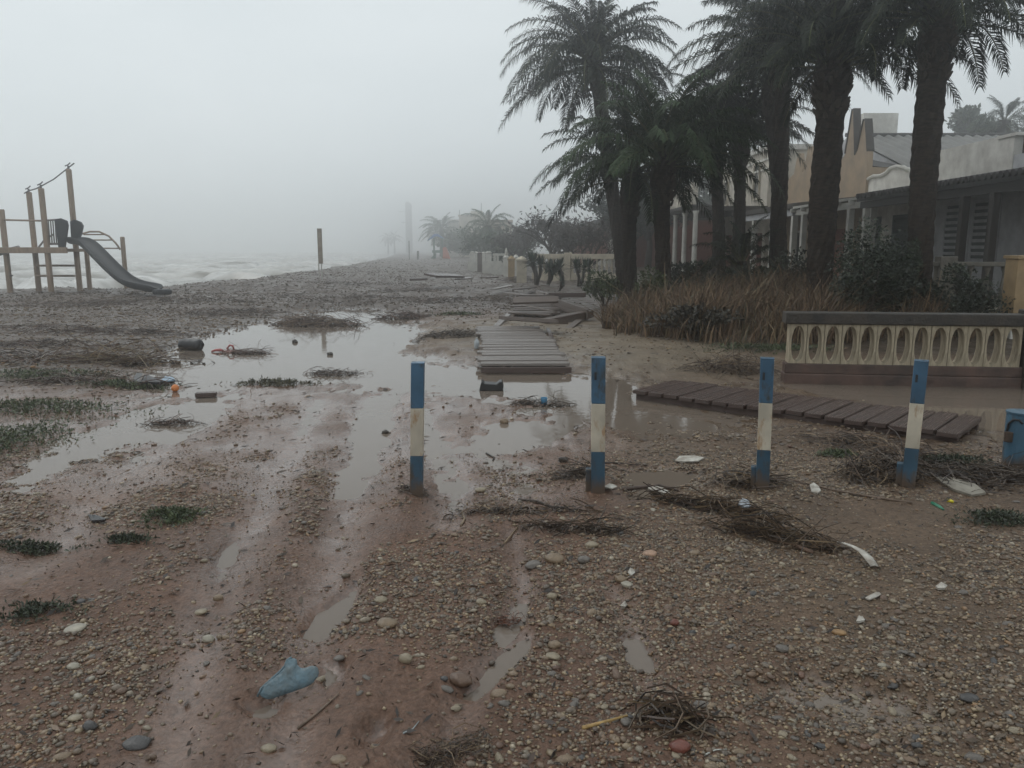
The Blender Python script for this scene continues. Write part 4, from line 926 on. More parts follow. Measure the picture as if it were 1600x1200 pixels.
stick([(1270, 866), (1235, 853), (1200, 845)], 0.012, (0.17, 0.10, 0.065), 'reddish brown branch at the lower end of the reed line')
stick([(1260, 855), (1238, 835), (1213, 816)], 0.009, (0.05, 0.035, 0.028), 'dark thin branch slanting above the reddish branch')
stick([(1425, 788), (1360, 778), (1300, 767), (1215, 746)], 0.010, (0.14, 0.095, 0.065), 'long brown cane lying between the third and fourth bollards')
stick([(935, 770), (1000, 765), (1030, 765, 0.02), (1060, 769)], 0.014, (0.09, 0.06, 0.045), 'dark bent branch lying beside the second bollard')
stick([(910, 1140), (945, 1131), (980, 1121)], 0.007, (0.42, 0.27, 0.10), 'yellow broken cane in the foreground')
stick([(1100, 1123), (1060, 1130), (1015, 1135)], 0.014, (0.17, 0.085, 0.05), 'reddish bark stick on the driftwood bundle')
stick([(1120, 1042), (1135, 1055), (1153, 1070)], 0.004, (0.22, 0.17, 0.12), 'thin pale twig in the gravel right of the runnel')
stick([(788, 850), (800, 836), (810, 823)], 0.006, (0.25, 0.18, 0.11), 'short pale cane left of the curved reeds')
stick([(720, 823), (726, 812), (722, 800)], 0.008, (0.24, 0.18, 0.12), 'crooked pale stick below the small puddle')
stick([(811, 782), (840, 785), (870, 797)], 0.010, (0.06, 0.045, 0.035), 'dark forked stick at the near edge of the small puddle')
stick([(1105, 783), (1112, 795), (1110, 806)], 0.006, (0.34, 0.27, 0.19), 'pale short stick upon the reed line')
stick([(760, 710), (772, 716), (770, 722)], 0.008, (0.04, 0.03, 0.025), 'little black crooked twig in the shallow water')
stick([(465, 1140), (500, 1112), (530, 1085)], 0.005, (0.17, 0.12, 0.085), 'half buried straight stick right of the blue plastic')
stick([(630, 1147), (645, 1140), (655, 1128)], 0.003, (0.35, 0.38, 0.38), 'thin bluish wire piece near the nest of roots', 'wire_piece', 'wire')
stick([(1103, 1180), (1118, 1173), (1136, 1172)], 0.003, (0.55, 0.55, 0.5), 'thin white curved strip at the bottom', 'plastic_strip', 'litter')
stick([(945, 724), (970, 725), (998, 728)], 0.007, (0.05, 0.035, 0.03), 'dark straight twig to the side of the second bollard')
# ------------------------------------------------------------------ recognisable pieces of rubbish
M_WHITEP = mat('dirty_white_plastic', (0.50, 0.48, 0.43), 0.5, 0.3, 12, 0.1, tint=(0.24, 0.20, 0.16))
M_BLACKP = mat('black_plastic', (0.018, 0.018, 0.02), 0.4, 0.4, 10, 0.1)
M_BLUEP = mat('faded_blue_plastic', (0.095, 0.165, 0.205), 0.45, 0.3, 16, 0.2, tint=(0.10, 0.125, 0.13))
M_REDP = mat('red_plastic', (0.38, 0.09, 0.08), 0.45, 0.3, 12, 0.1)
def drum():
    p = G(299, 551); s = p.y / FPX
    t = thing('plastic_drum', (p.x, p.y, max(p.z, 0.0)), 'black plastic drum lying on its side at the edge of the puddle', 'drum', rz=R(-8))
    r, hl = 0.092, 0.18
    prof = [(0.02, -hl), (r * .85, -hl), (r, -hl + 0.02), (r * 1.04, -hl * .55), (r, -hl * .5), (r, -0.015), (r * 1.04, 0), (r, 0.015), (r, hl * .5), (r * 1.04, hl * .55), (r, hl - 0.02), (r * .85, hl), (0.02, hl)]
    mb = MB().lathe(prof, 24); mb.v = [(v[2], v[1], v[0] + r * 0.9) for v in mb.v]; mb.build('drum_body', M_BLACKP, t, smooth=True)
    mb = MB().lathe([(0.03, 0), (0.03, 0.02)], 12); mb.v = [(hl + v[2], v[1] + 0.03, v[0] + r * 0.9) for v in mb.v]; mb.build('drum_cap', M_BLACKP, t)
drum()
# orange ball
p = G(274, 612); lump('orange_ball', 0.085, 0.085, 0.085, mat('orange_rubber', (0.62, 0.20, 0.05), 0.5, 0.15, 8, 0.05), (p.x, p.y, max(p.z, 0) + 0.036), 'small bright orange ball beside the left wheel puddle', 'ball', rough=0.0)
# broken blue plastic scoop in the foreground
def blue_scrap():
    p = G(447, 1092); k = math.hypot(p.y, 1.5) / FPX
    out = [(-42, 0), (-38, 12), (-28, 22), (-14, 36), (-8, 44), (-6, 52), (0, 56), (7, 55), (10, 50), (10, 46), (14, 43), (20, 42), (25, 44), (31, 46), (37, 46), (42, 42), (43, 34), (40, 24), (30, 15), (10, 8), (-8, 1), (-25, -4)]
    N = len(out); cx, cy = 2, 20; rings = [(1.0, 0.0), (0.88, 3.5), (0.55, 6.0), (0.2, 7.0)]
    v, f = [], []
    for s, h in rings:
        for a, b_ in out: v.append(((cx + (a - cx) * s) * k, -h * k * (1 if True else 0), (cy + (b_ - cy) * s) * k))
    for q in range(3):
        for i in range(N): f.append((q * N + i, q * N + (i + 1) % N, (q + 1) * N + (i + 1) % N, (q + 1) * N + i))
    f.append(tuple(range(3 * N, 4 * N)))
    t = thing('blue_plastic_scrap', (p.x, p.y, p.z + 0.004), 'broken piece of blue plastic lying in the foreground mud', 'plastic scrap')
    o = MB().add(v, f).build('shell', M_BLUEP, t, smooth=True, fix=True); o.rotation_euler = (R(-34), R(2), 0)
    sm = o.modifiers.new('thick', 'SOLIDIFY'); sm.thickness = 0.004; s2 = o.modifiers.new('round', 'SUBSURF'); s2.levels = s2.render_levels = 3
    tx = bpy.data.textures.new('crumple', 'CLOUDS'); tx.noise_scale = 0.035; dm = o.modifiers.new('crumple', 'DISPLACE'); dm.texture = tx; dm.strength = 0.012; dm.texture_coords = 'LOCAL'
    rim = MB().tube([(v[i][0], v[i][1], v[i][2]) for i in range(0, 7)], 0.0042, 8).build('rim', M_BLUEP, t, smooth=True); rim.rotation_euler = o.rotation_euler
blue_scrap()
def sheet(name, out, px, py, m, label, cat, thick=0.004, k=None, tilt=(0, 0), curl=0.0, group=None):
    """thin flat rubbish lying on the ground; outline in photo pixels around (px, py)"""
    p = G(px, py); pts = [F(px + a, py + b_, p.z) for a, b_ in out]; v = [(x - p.x, y - p.y) for x, y in pts]
    mx = max(math.hypot(a, b_) for a, b_ in v); N = len(v)
    V = [(a, b_, curl * ((a * a + b_ * b_) / mx / mx) + rnd.uniform(-.2, .4) * thick) for a, b_ in v] + [(a * 0.5, b_ * 0.5, curl * 0.2 + rnd.uniform(0, 1.5) * thick) for a, b_ in v]
    f = [(i, (i + 1) % N, N + (i + 1) % N, N + i) for i in range(N)] + [tuple(range(N, 2 * N))]
    o = MB().add(V, f).build(name, m, None, smooth=False, loc=(p.x, p.y, max(p.z, 0) + 0.008), fix=False)
    s = o.modifiers.new('thick', 'SOLIDIFY'); s.thickness = thick; o.rotation_euler = (tilt[0], tilt[1], 0)
    return tag(o, label, cat, group)
def curved_strip():
    C = [(1307, 856), (1318, 861), (1332, 868), (1345, 875), (1356, 884), (1366, 894)]; w = [0.004, 0.007, 0.013, 0.019, 0.022, 0.020]
    P = [G(*c, up=0.03 + 0.02 * math.sin(i / 5 * 3.1)) for i, c in enumerate(C)]; b0 = P[0].copy(); v, f = [], []
    for i, q in enumerate(P):
        tg = (P[min(i + 1, 5)] - P[max(i - 1, 0)]).normalized(); sd = tg.cross(Vector((0, 0, 1))).normalized(); q = q - b0
        v += [q + sd * w[i], q + Vector((0, 0, 0.006)), q - sd * w[i]]
    for i in range(5):
        for k in (0, 1): f.append((i * 3 + k, i * 3 + k + 1, i * 3 + k + 4, i * 3 + k + 3))
    o = MB().add(v, f).build('curved_strip', M_WHITEP, None, smooth=True, loc=b0); s = o.modifiers.new('thick', 'SOLIDIFY'); s.thickness = 0.004
    tag(o, 'curved white strip like a rib sticking out of the mud', 'litter')
curved_strip()
sheet('paper_scrap', [(-22, 3), (-14, -4), (10, -4), (24, -1), (14, 4), (-6, 4)], 1076, 720, M_WHITEP, 'crumpled white scrap between the second and third bollards', 'litter', 0.01)
sheet('oval_lid_scrap', [(-8, -5), (-2, -8), (6, -3), (9, 4), (4, 8), (-5, 5)], 1273, 767, M_WHITEP, 'white oval lid right of the third bollard', 'litter', 0.012)
sheet('foil_scrap', [(-10, 2), (-3, -6), (5, -4), (9, 4), (0, 7)], 1163, 790, mat('foil', (0.35, 0.37, 0.40), 0.35, 0.4, 30), 'crumpled grey foil below the third bollard', 'litter', 0.012)
sheet('paper_scrap', [(-12, 3), (9, -5), (12, -2), (-6, 6)], 1364, 935, M_WHITEP, 'bright white folded paper strip in the right gravel', 'litter', 0.006)
sheet('paper_scrap', [(-8, 1), (0, -5), (8, -1), (5, 4), (-4, 4)], 1470, 921, M_WHITEP, 'small white scrap beyond the folded paper strip', 'litter', 0.012)
sheet('paper_scrap', [(-4, 2), (-2, -5), (3, -4), (4, 1), (0, 5)], 986, 898, M_WHITEP, 'white shell-like chip above the white oval pebble', 'litter', 0.01)
sheet('paper_scrap', [(-4, 1), (0, -3), (4, -1), (2, 3)], 974, 950, M_WHITEP, 'tiny white chip at the edge of the runnel', 'litter', 0.01)
sheet('paper_scrap', [(-5, 3), (-2, -4), (3, -3), (6, 2), (0, 4)], 1344, 973, M_WHITEP, 'two pronged white scrap in the right gravel', 'litter', 0.01)
sheet('plastic_bottle_scrap', [(-17, -2), (-6, -5), (10, 2), (17, 5), (6, 6), (-12, 2)], 1030, 771, M_WHITEP, 'flattened white plastic beside the bent branch', 'litter', 0.014)
sheet('paper_scrap', [(-9, 2), (0, -3), (12, 1), (4, 4)], 952, 762, M_WHITEP, 'white scrap touching the foot of the second bollard', 'litter', 0.008)
sheet('plastic_sheet', [(-10, 4), (-4, -3), (8, -2), (12, 3), (0, 5)], 262, 597, mat('pale_blue_plastic', (0.25, 0.36, 0.46), 0.4), 'pale blue plastic scrap behind the orange ball', 'litter', 0.02)
sheet('concrete_slab', [(-38, -13), (-12, -14), (25, -2), (42, 10), (20, 14), (-8, 5)], 1498, 764, mat('pale_concrete', (0.27, 0.245, 0.20), 0.7, 0.25, 8, 0.2), 'flat pale concrete slab half buried beyond the fourth bollard', 'slab', 0.015)
for px, py, dx, dy, c, lb in ((1465, 793, 9, 5, (0.04, 0.20, 0.12), 'broken green glass bottle piece below the concrete slab'), (1485, 785, 5, 1, (0.6, 0.5, 0.03), 'tiny yellow plastic strip by the green glass')):
    a, b_ = G(px - dx, py - dy, 0.008), G(px + dx, py + dy, 0.008)
    tag(MB().tube([Vector((0, 0, 0)), (b_ - a) * 0.6, (b_ - a)], [0.011, 0.012, 0.006], 10).build('glass_shard' if 'glass' in lb[:22] else 'plastic_strip', mat(lb[:10].replace(' ', '_'), c, 0.25, 0.2, 20, 0.0), None, smooth=True, loc=a), lb, 'litter')
p = G(768, 612)
t = thing('plastic_crate', (p.x, p.y, max(p.z, 0)), 'black broken plastic tub half sunk in the water behind the bollards', 'tub')
MB().prism([(-0.14, 0), (-0.125, 0.07), (-0.105, 0.115), (-0.085, 0.085), (0.06, 0.075), (0.09, 0.10), (0.125, 0.11), (0.14, 0.04), (0.13, 0)], 'y', -0.09, 0.09).build('tub_side', M_BLACKP, t, bevel=0.01)
MB().span(-0.10, 0.10, 0.10, 0.22, 0.0, 0.03).build('tub_floor', M_BLACKP, t, bevel=0.006)
p = G(850, 632); tag(MB().lathe([(0.022, 0), (0.03, 0.005), (0.034, 0.075), (0.032, 0.076), (0.028, 0.01)], 14).build('blue_cup', mat('blue_cup_plastic', (0.05, 0.19, 0.33), 0.4), None, smooth=True, loc=(p.x, p.y, max(p.z, 0))), 'little blue cup in the twigs behind the second bollard', 'cup')
p = G(745, 545); t = thing('water_bottle', (p.x, p.y, max(p.z, 0.0)), 'pale plastic bottle standing at the side of the pale walkway', 'bottle')
MB().lathe([(0.036, 0), (0.042, 0.012), (0.042, 0.11), (0.038, 0.125), (0.018, 0.15), (0.018, 0.165)], 14).build('bottle_body', mat('clear_plastic', (0.42, 0.45, 0.47), 0.25, 0.15), t, smooth=True)
MB().lathe([(0.021, 0.166), (0.021, 0.185)], 10).build('bottle_cap', M_WHITEP, t)
loose(306, 617, 338, 616, 0.03, 0.03, 0.10, 0.05, 'short dark plank lying in mud right of the orange ball', M_WETWOOD, group='short planks in the mud')
loose(216, 600, 225, 585, 0.03, 0.12, 0.03, 0.02, 'pale stick propped upright in the green weeds', M_GREYWOOD, 0, 'propped_stick', 'stick', 'short planks in the mud')
p = G(222, 598); sheet('rubber_sheet', [(-16, 2), (-10, -8), (4, -6), (30, 3), (26, 8), (-4, 6)], 224, 598, M_BLACKP, 'folded black rubber sheet under the propped stick', 'litter', 0.03, curl=0.03)
sheet('rubber_sheet', [(-12, -4), (0, -5), (16, 2), (14, 6), (-6, 3)], 150, 815, M_BLACKP, 'black plastic flap on the left gravel', 'litter', 0.01, curl=0.02)
def red_ring():
    p = G(361, 559); t = thing('red_white_scrap', (p.x, p.y, 0.0), 'broken red and white plastic piece lying in the puddle', 'plastic scrap')
    MB().tube([(-0.02, 0, 0.0), (-0.05, 0, 0.06), (-0.01, 0, 0.11), (0.04, 0, 0.10), (0.05, 0, 0.05), (0.03, 0, 0.0)], 0.016, 8).build('handle_loop', M_REDP, t, smooth=True)
    MB().span(-0.10, 0.10, -0.05, 0.05, -0.01, 0.03).build('plastic_base', mat('pinkish_plastic', (0.42, 0.24, 0.21), 0.5), t, bevel=0.01)
    MB().tube([(-0.3, -0.02, 0.01), (-0.24, 0, 0.03), (-0.17, 0.02, 0.03), (-0.12, 0, 0.02)], [0.012, 0.02, 0.025, 0.02], 8).build('torn_strip', M_REDP, t, smooth=True)
red_ring()
p = G(640, 545)
for px, py, s, lb in ((461, 542, 0.07, 'dark lump floating below the reed raft'), (516, 562, 0.06, 'second dark lump floating nearer in the puddle'), (602, 681, 0.04, 'dark clod in the wet mud left of the first bollard'), (880, 721, 0.05, 'dark pine cone sized clod in mud before the second bollard')):
    p = G(px, py); lump('mud_clod', s * 1.5, s, s, stone_mat('clod_%d' % px, (0.05, 0.04, 0.032)), (p.x, p.y, max(p.z, 0) + s * 0.25), lb, 'clod', seed=px, rough=0.25)

# ------------------------------------------------------------------ leafy stuff
M_LEAF = attr_mat('leaf', 0.5, 0.25, 12)
def leaves(name, n, c, rad, size, cols, seed, m=None, parent=None, clumps=14, upright=0.3, aspect=0.5, shell=0.55, zcut=0.0, squash=1.0):
    """leaf-sized faces gathered in clumps through an uneven volume"""
    r = np.random.RandomState(seed); rad = np.array(rad, float)
    d = r.randn(clumps, 3); d /= np.linalg.norm(d, axis=1)[:, None]; cc = d * (r.rand(clumps, 1) ** 0.5 * 0.78) * rad; cr = (0.28 + 0.28 * r.rand(clumps))
    k = r.randint(clumps, size=n); q = r.randn(n, 3); q /= np.linalg.norm(q, axis=1)[:, None]
    p = cc[k] + q * (cr[k] * (shell + (1 - shell) * r.rand(n)))[:, None] * rad
    p[:, 2] = np.maximum(p[:, 2], -rad[2] * (1 - zcut) + 0.05 * r.rand(n))
    a = r.randn(n, 3); a[:, 2] = np.abs(a[:, 2]) * upright * 3; a /= np.linalg.norm(a, axis=1)[:, None]
    b = np.cross(a, r.randn(n, 3)); b /= np.linalg.norm(b, axis=1)[:, None] + 1e-9
    s = size * (0.5 + r.rand(n, 1)); w = s * aspect * 0.5
    V = np.stack([p, p + a * s * 0.5 + b * w, p + a * s, p + a * s * 0.5 - b * w], 1).reshape(-1, 3)
    f = (np.arange(n) * 4)[:, None] + np.array((0, 1, 2, 3))[None]
    clc = 0.65 + 0.7 * r.rand(clumps); col = np.array(cols)[r.randint(len(cols), size=n)] * clc[k][:, None] * (0.8 + 0.4 * r.rand(n, 1))
    o = big_mesh(name, V, f, m or M_LEAF, np.repeat(col, 4, 0), smooth=False, parent=parent)
    return o
GREEN = [(0.040, 0.062, 0.024), (0.028, 0.046, 0.02), (0.055, 0.075, 0.03)]
DGREEN = [(0.022, 0.034, 0.017), (0.03, 0.043, 0.02), (0.017, 0.025, 0.014)]
M_BARK = mat('dark_bark', (0.06, 0.048, 0.038), 0.8, 0.4, 12, 0.5)
def shrub(loc, rad, n, size, cols, seed, label, name='shrub', cat='shrub', group='garden shrubs', **k):
    t = thing(name, loc, label, cat, group); r = random.Random(seed)
    for i in range(4):
        a = r.uniform(0, 6.28); tip = Vector((math.cos(a) * rad[0] * 0.5, math.sin(a) * rad[1] * 0.5, rad[2] * r.uniform(1.0, 1.5)))
        MB().tube([(0, 0, -0.1), tip * 0.4 + Vector((0.05, 0.02, 0)), tip], [0.035, 0.025, 0.01], 6).build('stem', M_BARK, t, smooth=True)
    o = leaves('foliage', n, None, rad, size, cols, seed, parent=t, **k); o.location = (0, 0, rad[2]); return t
def gloc(px, d): p = W(px, 400, d); return Vector((p.x, d, H(p.x, d)))
shrub(gloc(1355, 13.6), (0.75, 0.8, 0.95), 8000, 0.06, DGREEN, 1, 'tall dark leafy shrub between the two nearest palm trunks')
shrub(gloc(1405, 13.9), (0.45, 0.5, 0.95), 4000, 0.06, DGREEN, 12, 'dark shrub pressed against the nearest palm trunk')
shrub(gloc(1520, 13.0), (0.7, 0.6, 0.6), 4600, 0.052, DGREEN, 2, 'rounded dark shrub in front of the slatted shutters')
shrub(gloc(1455, 14.0), (0.5, 0.6, 0.5), 1600, 0.07, DGREEN, 3, 'low dark shrub right of the nearest palm trunk')
shrub(gloc(1245, 18.5), (0.55, 0.6, 0.72), 1700, 0.09, DGREEN, 4, 'dark shrub between the second and third palm trunks')
shrub(gloc(1080, 20.5), (1.3, 0.9, 0.55), 3400, 0.09, DGREEN, 5, 'broad dark hedge shrub below the columned porch')
shrub(gloc(1165, 20.0), (0.9, 0.8, 0.5), 2200, 0.09, DGREEN, 6, 'dark shrub beneath the young palm')
shrub(gloc(945, 21.0), (0.6, 0.6, 0.52), 1800, 0.08, [(0.07, 0.095, 0.03), (0.05, 0.075, 0.027)], 7, 'light green shrub left of the leaning palm trunk')
shrub(gloc(1022, 17.8), (0.55, 0.5, 0.55), 1600, 0.075, [(0.06, 0.08, 0.026), (0.045, 0.06, 0.022)], 8, 'yellow green weed shrub in front of the stout palm trunk')
shrub(gloc(1085, 12.9), (0.85, 0.55, 0.32), 2200, 0.07, [(0.03, 0.027, 0.018), (0.045, 0.04, 0.025), (0.02, 0.018, 0.013)], 9, 'low dark bramble at the front of the dry grass')
shrub(gloc(760, 76), (3.2, 2.0, 1.7), 2600, 0.28, [(0.06, 0.085, 0.05), (0.045, 0.065, 0.04)], 10, 'round green bush under the misty fan palm', group='bushes up the beach')
shrub(gloc(722, 125), (4.2, 2.0, 2.2), 1600, 0.5, GREEN, 11, 'large faint bush behind the far play tower', group='bushes up the beach')
shrub(gloc(800, 60), (3.0, 2.0, 1.4), 2200, 0.3, GREEN, 13, 'dim green hedge behind the white gate posts', group='bushes up the beach')
# low weeds
def weed(px, py, rx, ry, h, n, seed, label, cols=GREEN):
    p = G(px, py); n = int(n * 2.3); r = np.random.RandomState(seed + 900); e = 0.36 * (1 + 0.6 * r.rand(n)); X, Y = p.x + r.randn(n) * rx * e, p.y + r.randn(n) * ry * e * 1.1
    k = fbm(X * 9, Y * 9, seed, 2) > -0.35; X, Y = X[k], Y[k]; n = len(X); f_ = np.exp(-(((X - p.x) / rx) ** 2 + ((Y - p.y) / ry) ** 2)); Z = np.maximum(height(X, Y), 0) + h * 0.9 * f_ * r.rand(n)
    s = (0.012 + 0.0028 * p.y) * (0.5 + r.rand(n, 1)); a = r.randn(n, 3); a[:, 2] = np.abs(a[:, 2]) * 1.1; a /= np.linalg.norm(a, axis=1)[:, None]; b = np.cross(a, r.randn(n, 3)); b /= np.linalg.norm(b, axis=1)[:, None]; P = np.stack([X, Y, Z], 1) - np.array(p)
    c = np.array(cols)[r.randint(len(cols), size=n)] * np.array((1.6, 1.4, 1.5)) * (0.5 + 0.9 * r.rand(n, 1)) + 0.006
    o = big_mesh('weed_clump', np.stack([P, P + a * s * .5 + b * s * .16, P + a * s, P + a * s * .5 - b * s * .16], 1).reshape(-1, 3), (np.arange(n) * 4)[:, None] + np.arange(4)[None], M_LEAF, np.repeat(c, 4, 0), smooth=False); o.location = p; return tag(o, label, None, None, 'stuff')
weed(268, 810, 0.17, 0.12, 0.055, 700, 1, 'dark green weed tuft standing alone in the left mud')
weed(10, 690, 0.40, 0.65, 0.11, 1500, 2, 'thick green weeds at the left edge beside the wheel puddle')
weed(60, 640, 0.9, 0.35, 0.08, 1300, 3, 'low green weeds above the left wheel puddle')
weed(195, 605, 0.5, 0.16, 0.06, 700, 4, 'green weeds round the propped stick')
weed(70, 590, 0.9, 0.4, 0.07, 800, 31, 'thin green weeds on the shingle at the left')
weed(55, 862, 0.22, 0.06, 0.04, 500, 5, 'small dark weeds at the left edge of the gravel', DGREEN)
weed(60, 960, 0.16, 0.09, 0.035, 500, 6, 'dark moss-like weeds in the left foreground gravel', DGREEN)
weed(430, 603, 0.45, 0.12, 0.06, 700, 7, 'grey green weed mat at the near rim of the puddle', [(0.07, 0.075, 0.04), (0.05, 0.055, 0.033)])
weed(1310, 712, 0.16, 0.08, 0.035, 300, 8, 'small green weeds between the third and fourth bollards')
weed(1485, 725, 0.3, 0.12, 0.06, 600, 9, 'dark green weeds behind the fourth bollard', DGREEN)
weed(1560, 815, 0.25, 0.12, 0.05, 600, 10, 'dark moss and weeds at the right edge', DGREEN)
weed(1200, 545, 0.9, 0.3, 0.05, 900, 11, 'short grass strip left of the balustrade wall')
weed(200, 845, 0.12, 0.05, 0.03, 260, 12, 'thin dark weeds below the lone tuft', DGREEN)
weed(715, 493, 0.5, 0.25, 0.05, 300, 13, 'green patch on the sand left of the heavy board')

# tall dry grass
def dry_grass():
    r = np.random.RandomState(8); n = 19000
    poly = [(1.75, 14.2), (2.1, 12.9), (3.4, 12.3), (5.2, 12.3), (6.6, 12.6), (8.6, 13.2), (9.2, 15.5), (7.0, 18.5), (3.6, 19), (2.0, 17)]
    x = 1.6 + 8 * r.rand(n * 3); y = 12.0 + 7.2 * r.rand(n * 3); s = sd_poly(poly, x, y) + 0.4 * fbm(x * 1.3, y * 1.3, 51, 2); k = (s < 0) & (r.rand(len(x)) < 0.10 + 0.9 * sstep(-0.25, 0.35, fbm(x * 1.7, y * 1.7, 52, 3))); x, y, s = x[k][:n], y[k][:n], s[k][:n]; n = len(x)
    h = (0.46 + 0.46 * r.rand(n) + 0.4 * (r.rand(n) < 0.05)) * (0.6 + 0.4 * sstep(0, -0.9, s)) * (0.82 + 0.55 * fbm(x * 1.1, y * 1.1, 53, 2)) * sstep(9.3, 6.5, x).clip(0.7, 1); z = height(x, y) - 0.02
    a = r.rand(n) * 6.283; w = 0.006 + 0.010 * r.rand(n); lean = (0.2 + 0.55 * (r.rand(n, 1) < 0.3)) * r.randn(n, 2) + np.array((0.12, 0)); dx, dy = np.cos(a) * w, np.sin(a) * w
    P0 = np.stack([x - dx, y - dy, z], 1); P1 = np.stack([x + dx, y + dy, z], 1)
    M0 = np.stack([x - dx * .7 + lean[:, 0] * h * .35, y - dy * .7 + lean[:, 1] * h * .35, z + h * .6], 1); M1 = M0 + np.stack([dx * 1.4, dy * 1.4, 0 * x], 1)
    T0 = np.stack([x + lean[:, 0] * h, y + lean[:, 1] * h, z + h * (1 - 0.1 * r.rand(n))], 1); T1 = T0 + np.stack([dx * 0.5, dy * 0.5, 0 * x], 1)
    V = np.stack([P0, P1, M1, M0, T1, T0], 1).reshape(-1, 3); i = (np.arange(n) * 6)[:, None]
    f = np.concatenate([i + np.array((0, 1, 2, 3)), i + np.array((3, 2, 4, 5))], 0)
    cols = np.array([(0.165, 0.102, 0.06), (0.21, 0.138, 0.078), (0.09, 0.062, 0.04), (0.075, 0.068, 0.035), (0.20, 0.15, 0.085)]); c = cols[r.choice(5, n, p=[.34, .24, .26, .08, .08])] * (0.65 + 0.6 * r.rand(n, 1))
    tag(big_mesh('dry_grass', V, f, attr_mat('dry_grass_blade', 0.7, 0.2, 5), np.repeat(c, 6, 0), smooth=False), 'tall dry brown grass in front of the palms', None, None, 'stuff')
dry_grass()
# ------------------------------------------------------------------ palms
M_FROND = attr_mat('palm_leaflet', 0.6, 0.2, 3, 0.1)
M_PTRUNK = mat('palm_trunk', (0.048, 0.037, 0.029), 0.9, 0.6, 5, 0.9, 9, tint=(0.012, 0.0095, 0.008), spec=0.15, stretch=(1.3, 1.3, 5))
M_PBASE = mat('palm_leaf_base', (0.060, 0.046, 0.032), 0.8, 0.5, 9, 0.4)
def frond_mesh(L, el0, droop, pairs, ll, seed, col, width=0.022, droopy=0.62, fan=False):
    """one feather leaf: arching midrib with two rows of narrow leaflets"""
    r = np.random.RandomState(seed); V, Fc, C = [], [], []; S = 14
    el, p, pts = el0, np.zeros(3), []
    side_bend = r.uniform(-0.25, 0.25)
    for k in range(S + 1):
        pts.append(p.copy()); s = k / S; e = el0 - droop * s ** 1.25; az = side_bend * s * s
        p = p + np.array((math.cos(e) * math.cos(az), math.cos(e) * math.sin(az), math.sin(e))) * L / S
    pts = np.array(pts)
    tan = np.gradient(pts, axis=0); tan /= np.linalg.norm(tan, axis=1)[:, None]
    def at(s):
        k = min(int(s * S), S - 1); f = s * S - k; return pts[k] * (1 - f) + pts[k + 1] * f, tan[k] * (1 - f) + tan[k + 1] * f
    o = 0
    for k in range(S + 1):                       # midrib
        w = 0.045 * (1 - 0.85 * k / S) * (L / 3.2); t = tan[k]; sd = np.cross(t, (0, 0, 1.0)); sd /= np.linalg.norm(sd) + 1e-9; up = np.cross(sd, t)
        for q in (sd * w, up * w * 0.8, -sd * w, -up * w * 0.4): V.append(pts[k] + q); C.append((0.10, 0.105, 0.05))
    for k in range(S):
        for q in range(4): a, b = k * 4 + q, k * 4 + (q + 1) % 4; Fc.append((a, b, b + 4, a + 4))
    o = len(V)
    for i in range(pairs):
        s = 0.13 + 0.865 * (i + r.rand() * 0.6) / pairs; p, t = at(s); sd = np.cross(t, (0, 0, 1.0)); sd /= np.linalg.norm(sd) + 1e-9; up = np.cross(sd, t)
        prof = min(1.0, 0.35 + 2.6 * (s - 0.13)) * (1 - 0.72 * max(0, s - 0.45) / 0.55)
        for sg in (-1, 1):
            l = ll * prof * (0.85 + 0.3 * r.rand()); fw = 0.42 + 0.6 * s + 0.12 * r.randn()
            d = sg * sd + t * fw + up * (0.28 + 0.26 * r.randn()); d /= np.linalg.norm(d)
            m_ = p + d * l * 0.5; e = p + d * l + np.array((0, 0, -droopy * l * (0.6 + 0.6 * r.rand())))
            wv = np.cross(d, up); wv /= np.linalg.norm(wv) + 1e-9; wv = wv * width * (0.8 + 0.4 * r.rand()) + np.array((0, 0, 0.25 * width))
            V += [p - wv * 0.4, p + wv * 0.4, m_ + wv, m_ - wv, e]; c = np.array(col) * (0.65 + 0.7 * r.rand()); C += [tuple(c)] * 5
            Fc += [(o, o + 1, o + 2, o + 3), (o + 3, o + 2, o + 4, o + 4)]; o += 5
    me = bpy.data.meshes.new('frond'); me.from_pydata([tuple(v) for v in V], [], [f if f[-1] != f[-2] else f[:3] for f in Fc])
    at_ = me.color_attributes.new('col', 'FLOAT_COLOR', 'POINT'); at_.data.foreach_set('color', np.array([(*c, 1) for c in C], np.float32).ravel()); me.update(); me.materials.append(M_FROND); return me
_lib = {}
def frond_lib(key, L, col, ll, pairs, width):
    if key not in _lib:
        out = []
        for j, e in enumerate((82, 66, 50, 34, 18, 2, -16, -38)):
            for q in range(2): out.append((R(e), frond_mesh(L * (0.92 + 0.12 * q) * (0.85 if e > 60 else 1), R(e), R((58, 72, 82, 86, 78, 60, 42, 30)[j]) * (0.9 + 0.25 * q), pairs, ll, j * 9 + q + len(key), col if e > -10 else tuple(c * k for c, k in zip(col, (1.25, 0.95, 0.9))), width)))
        _lib[key] = out
    return _lib[key]

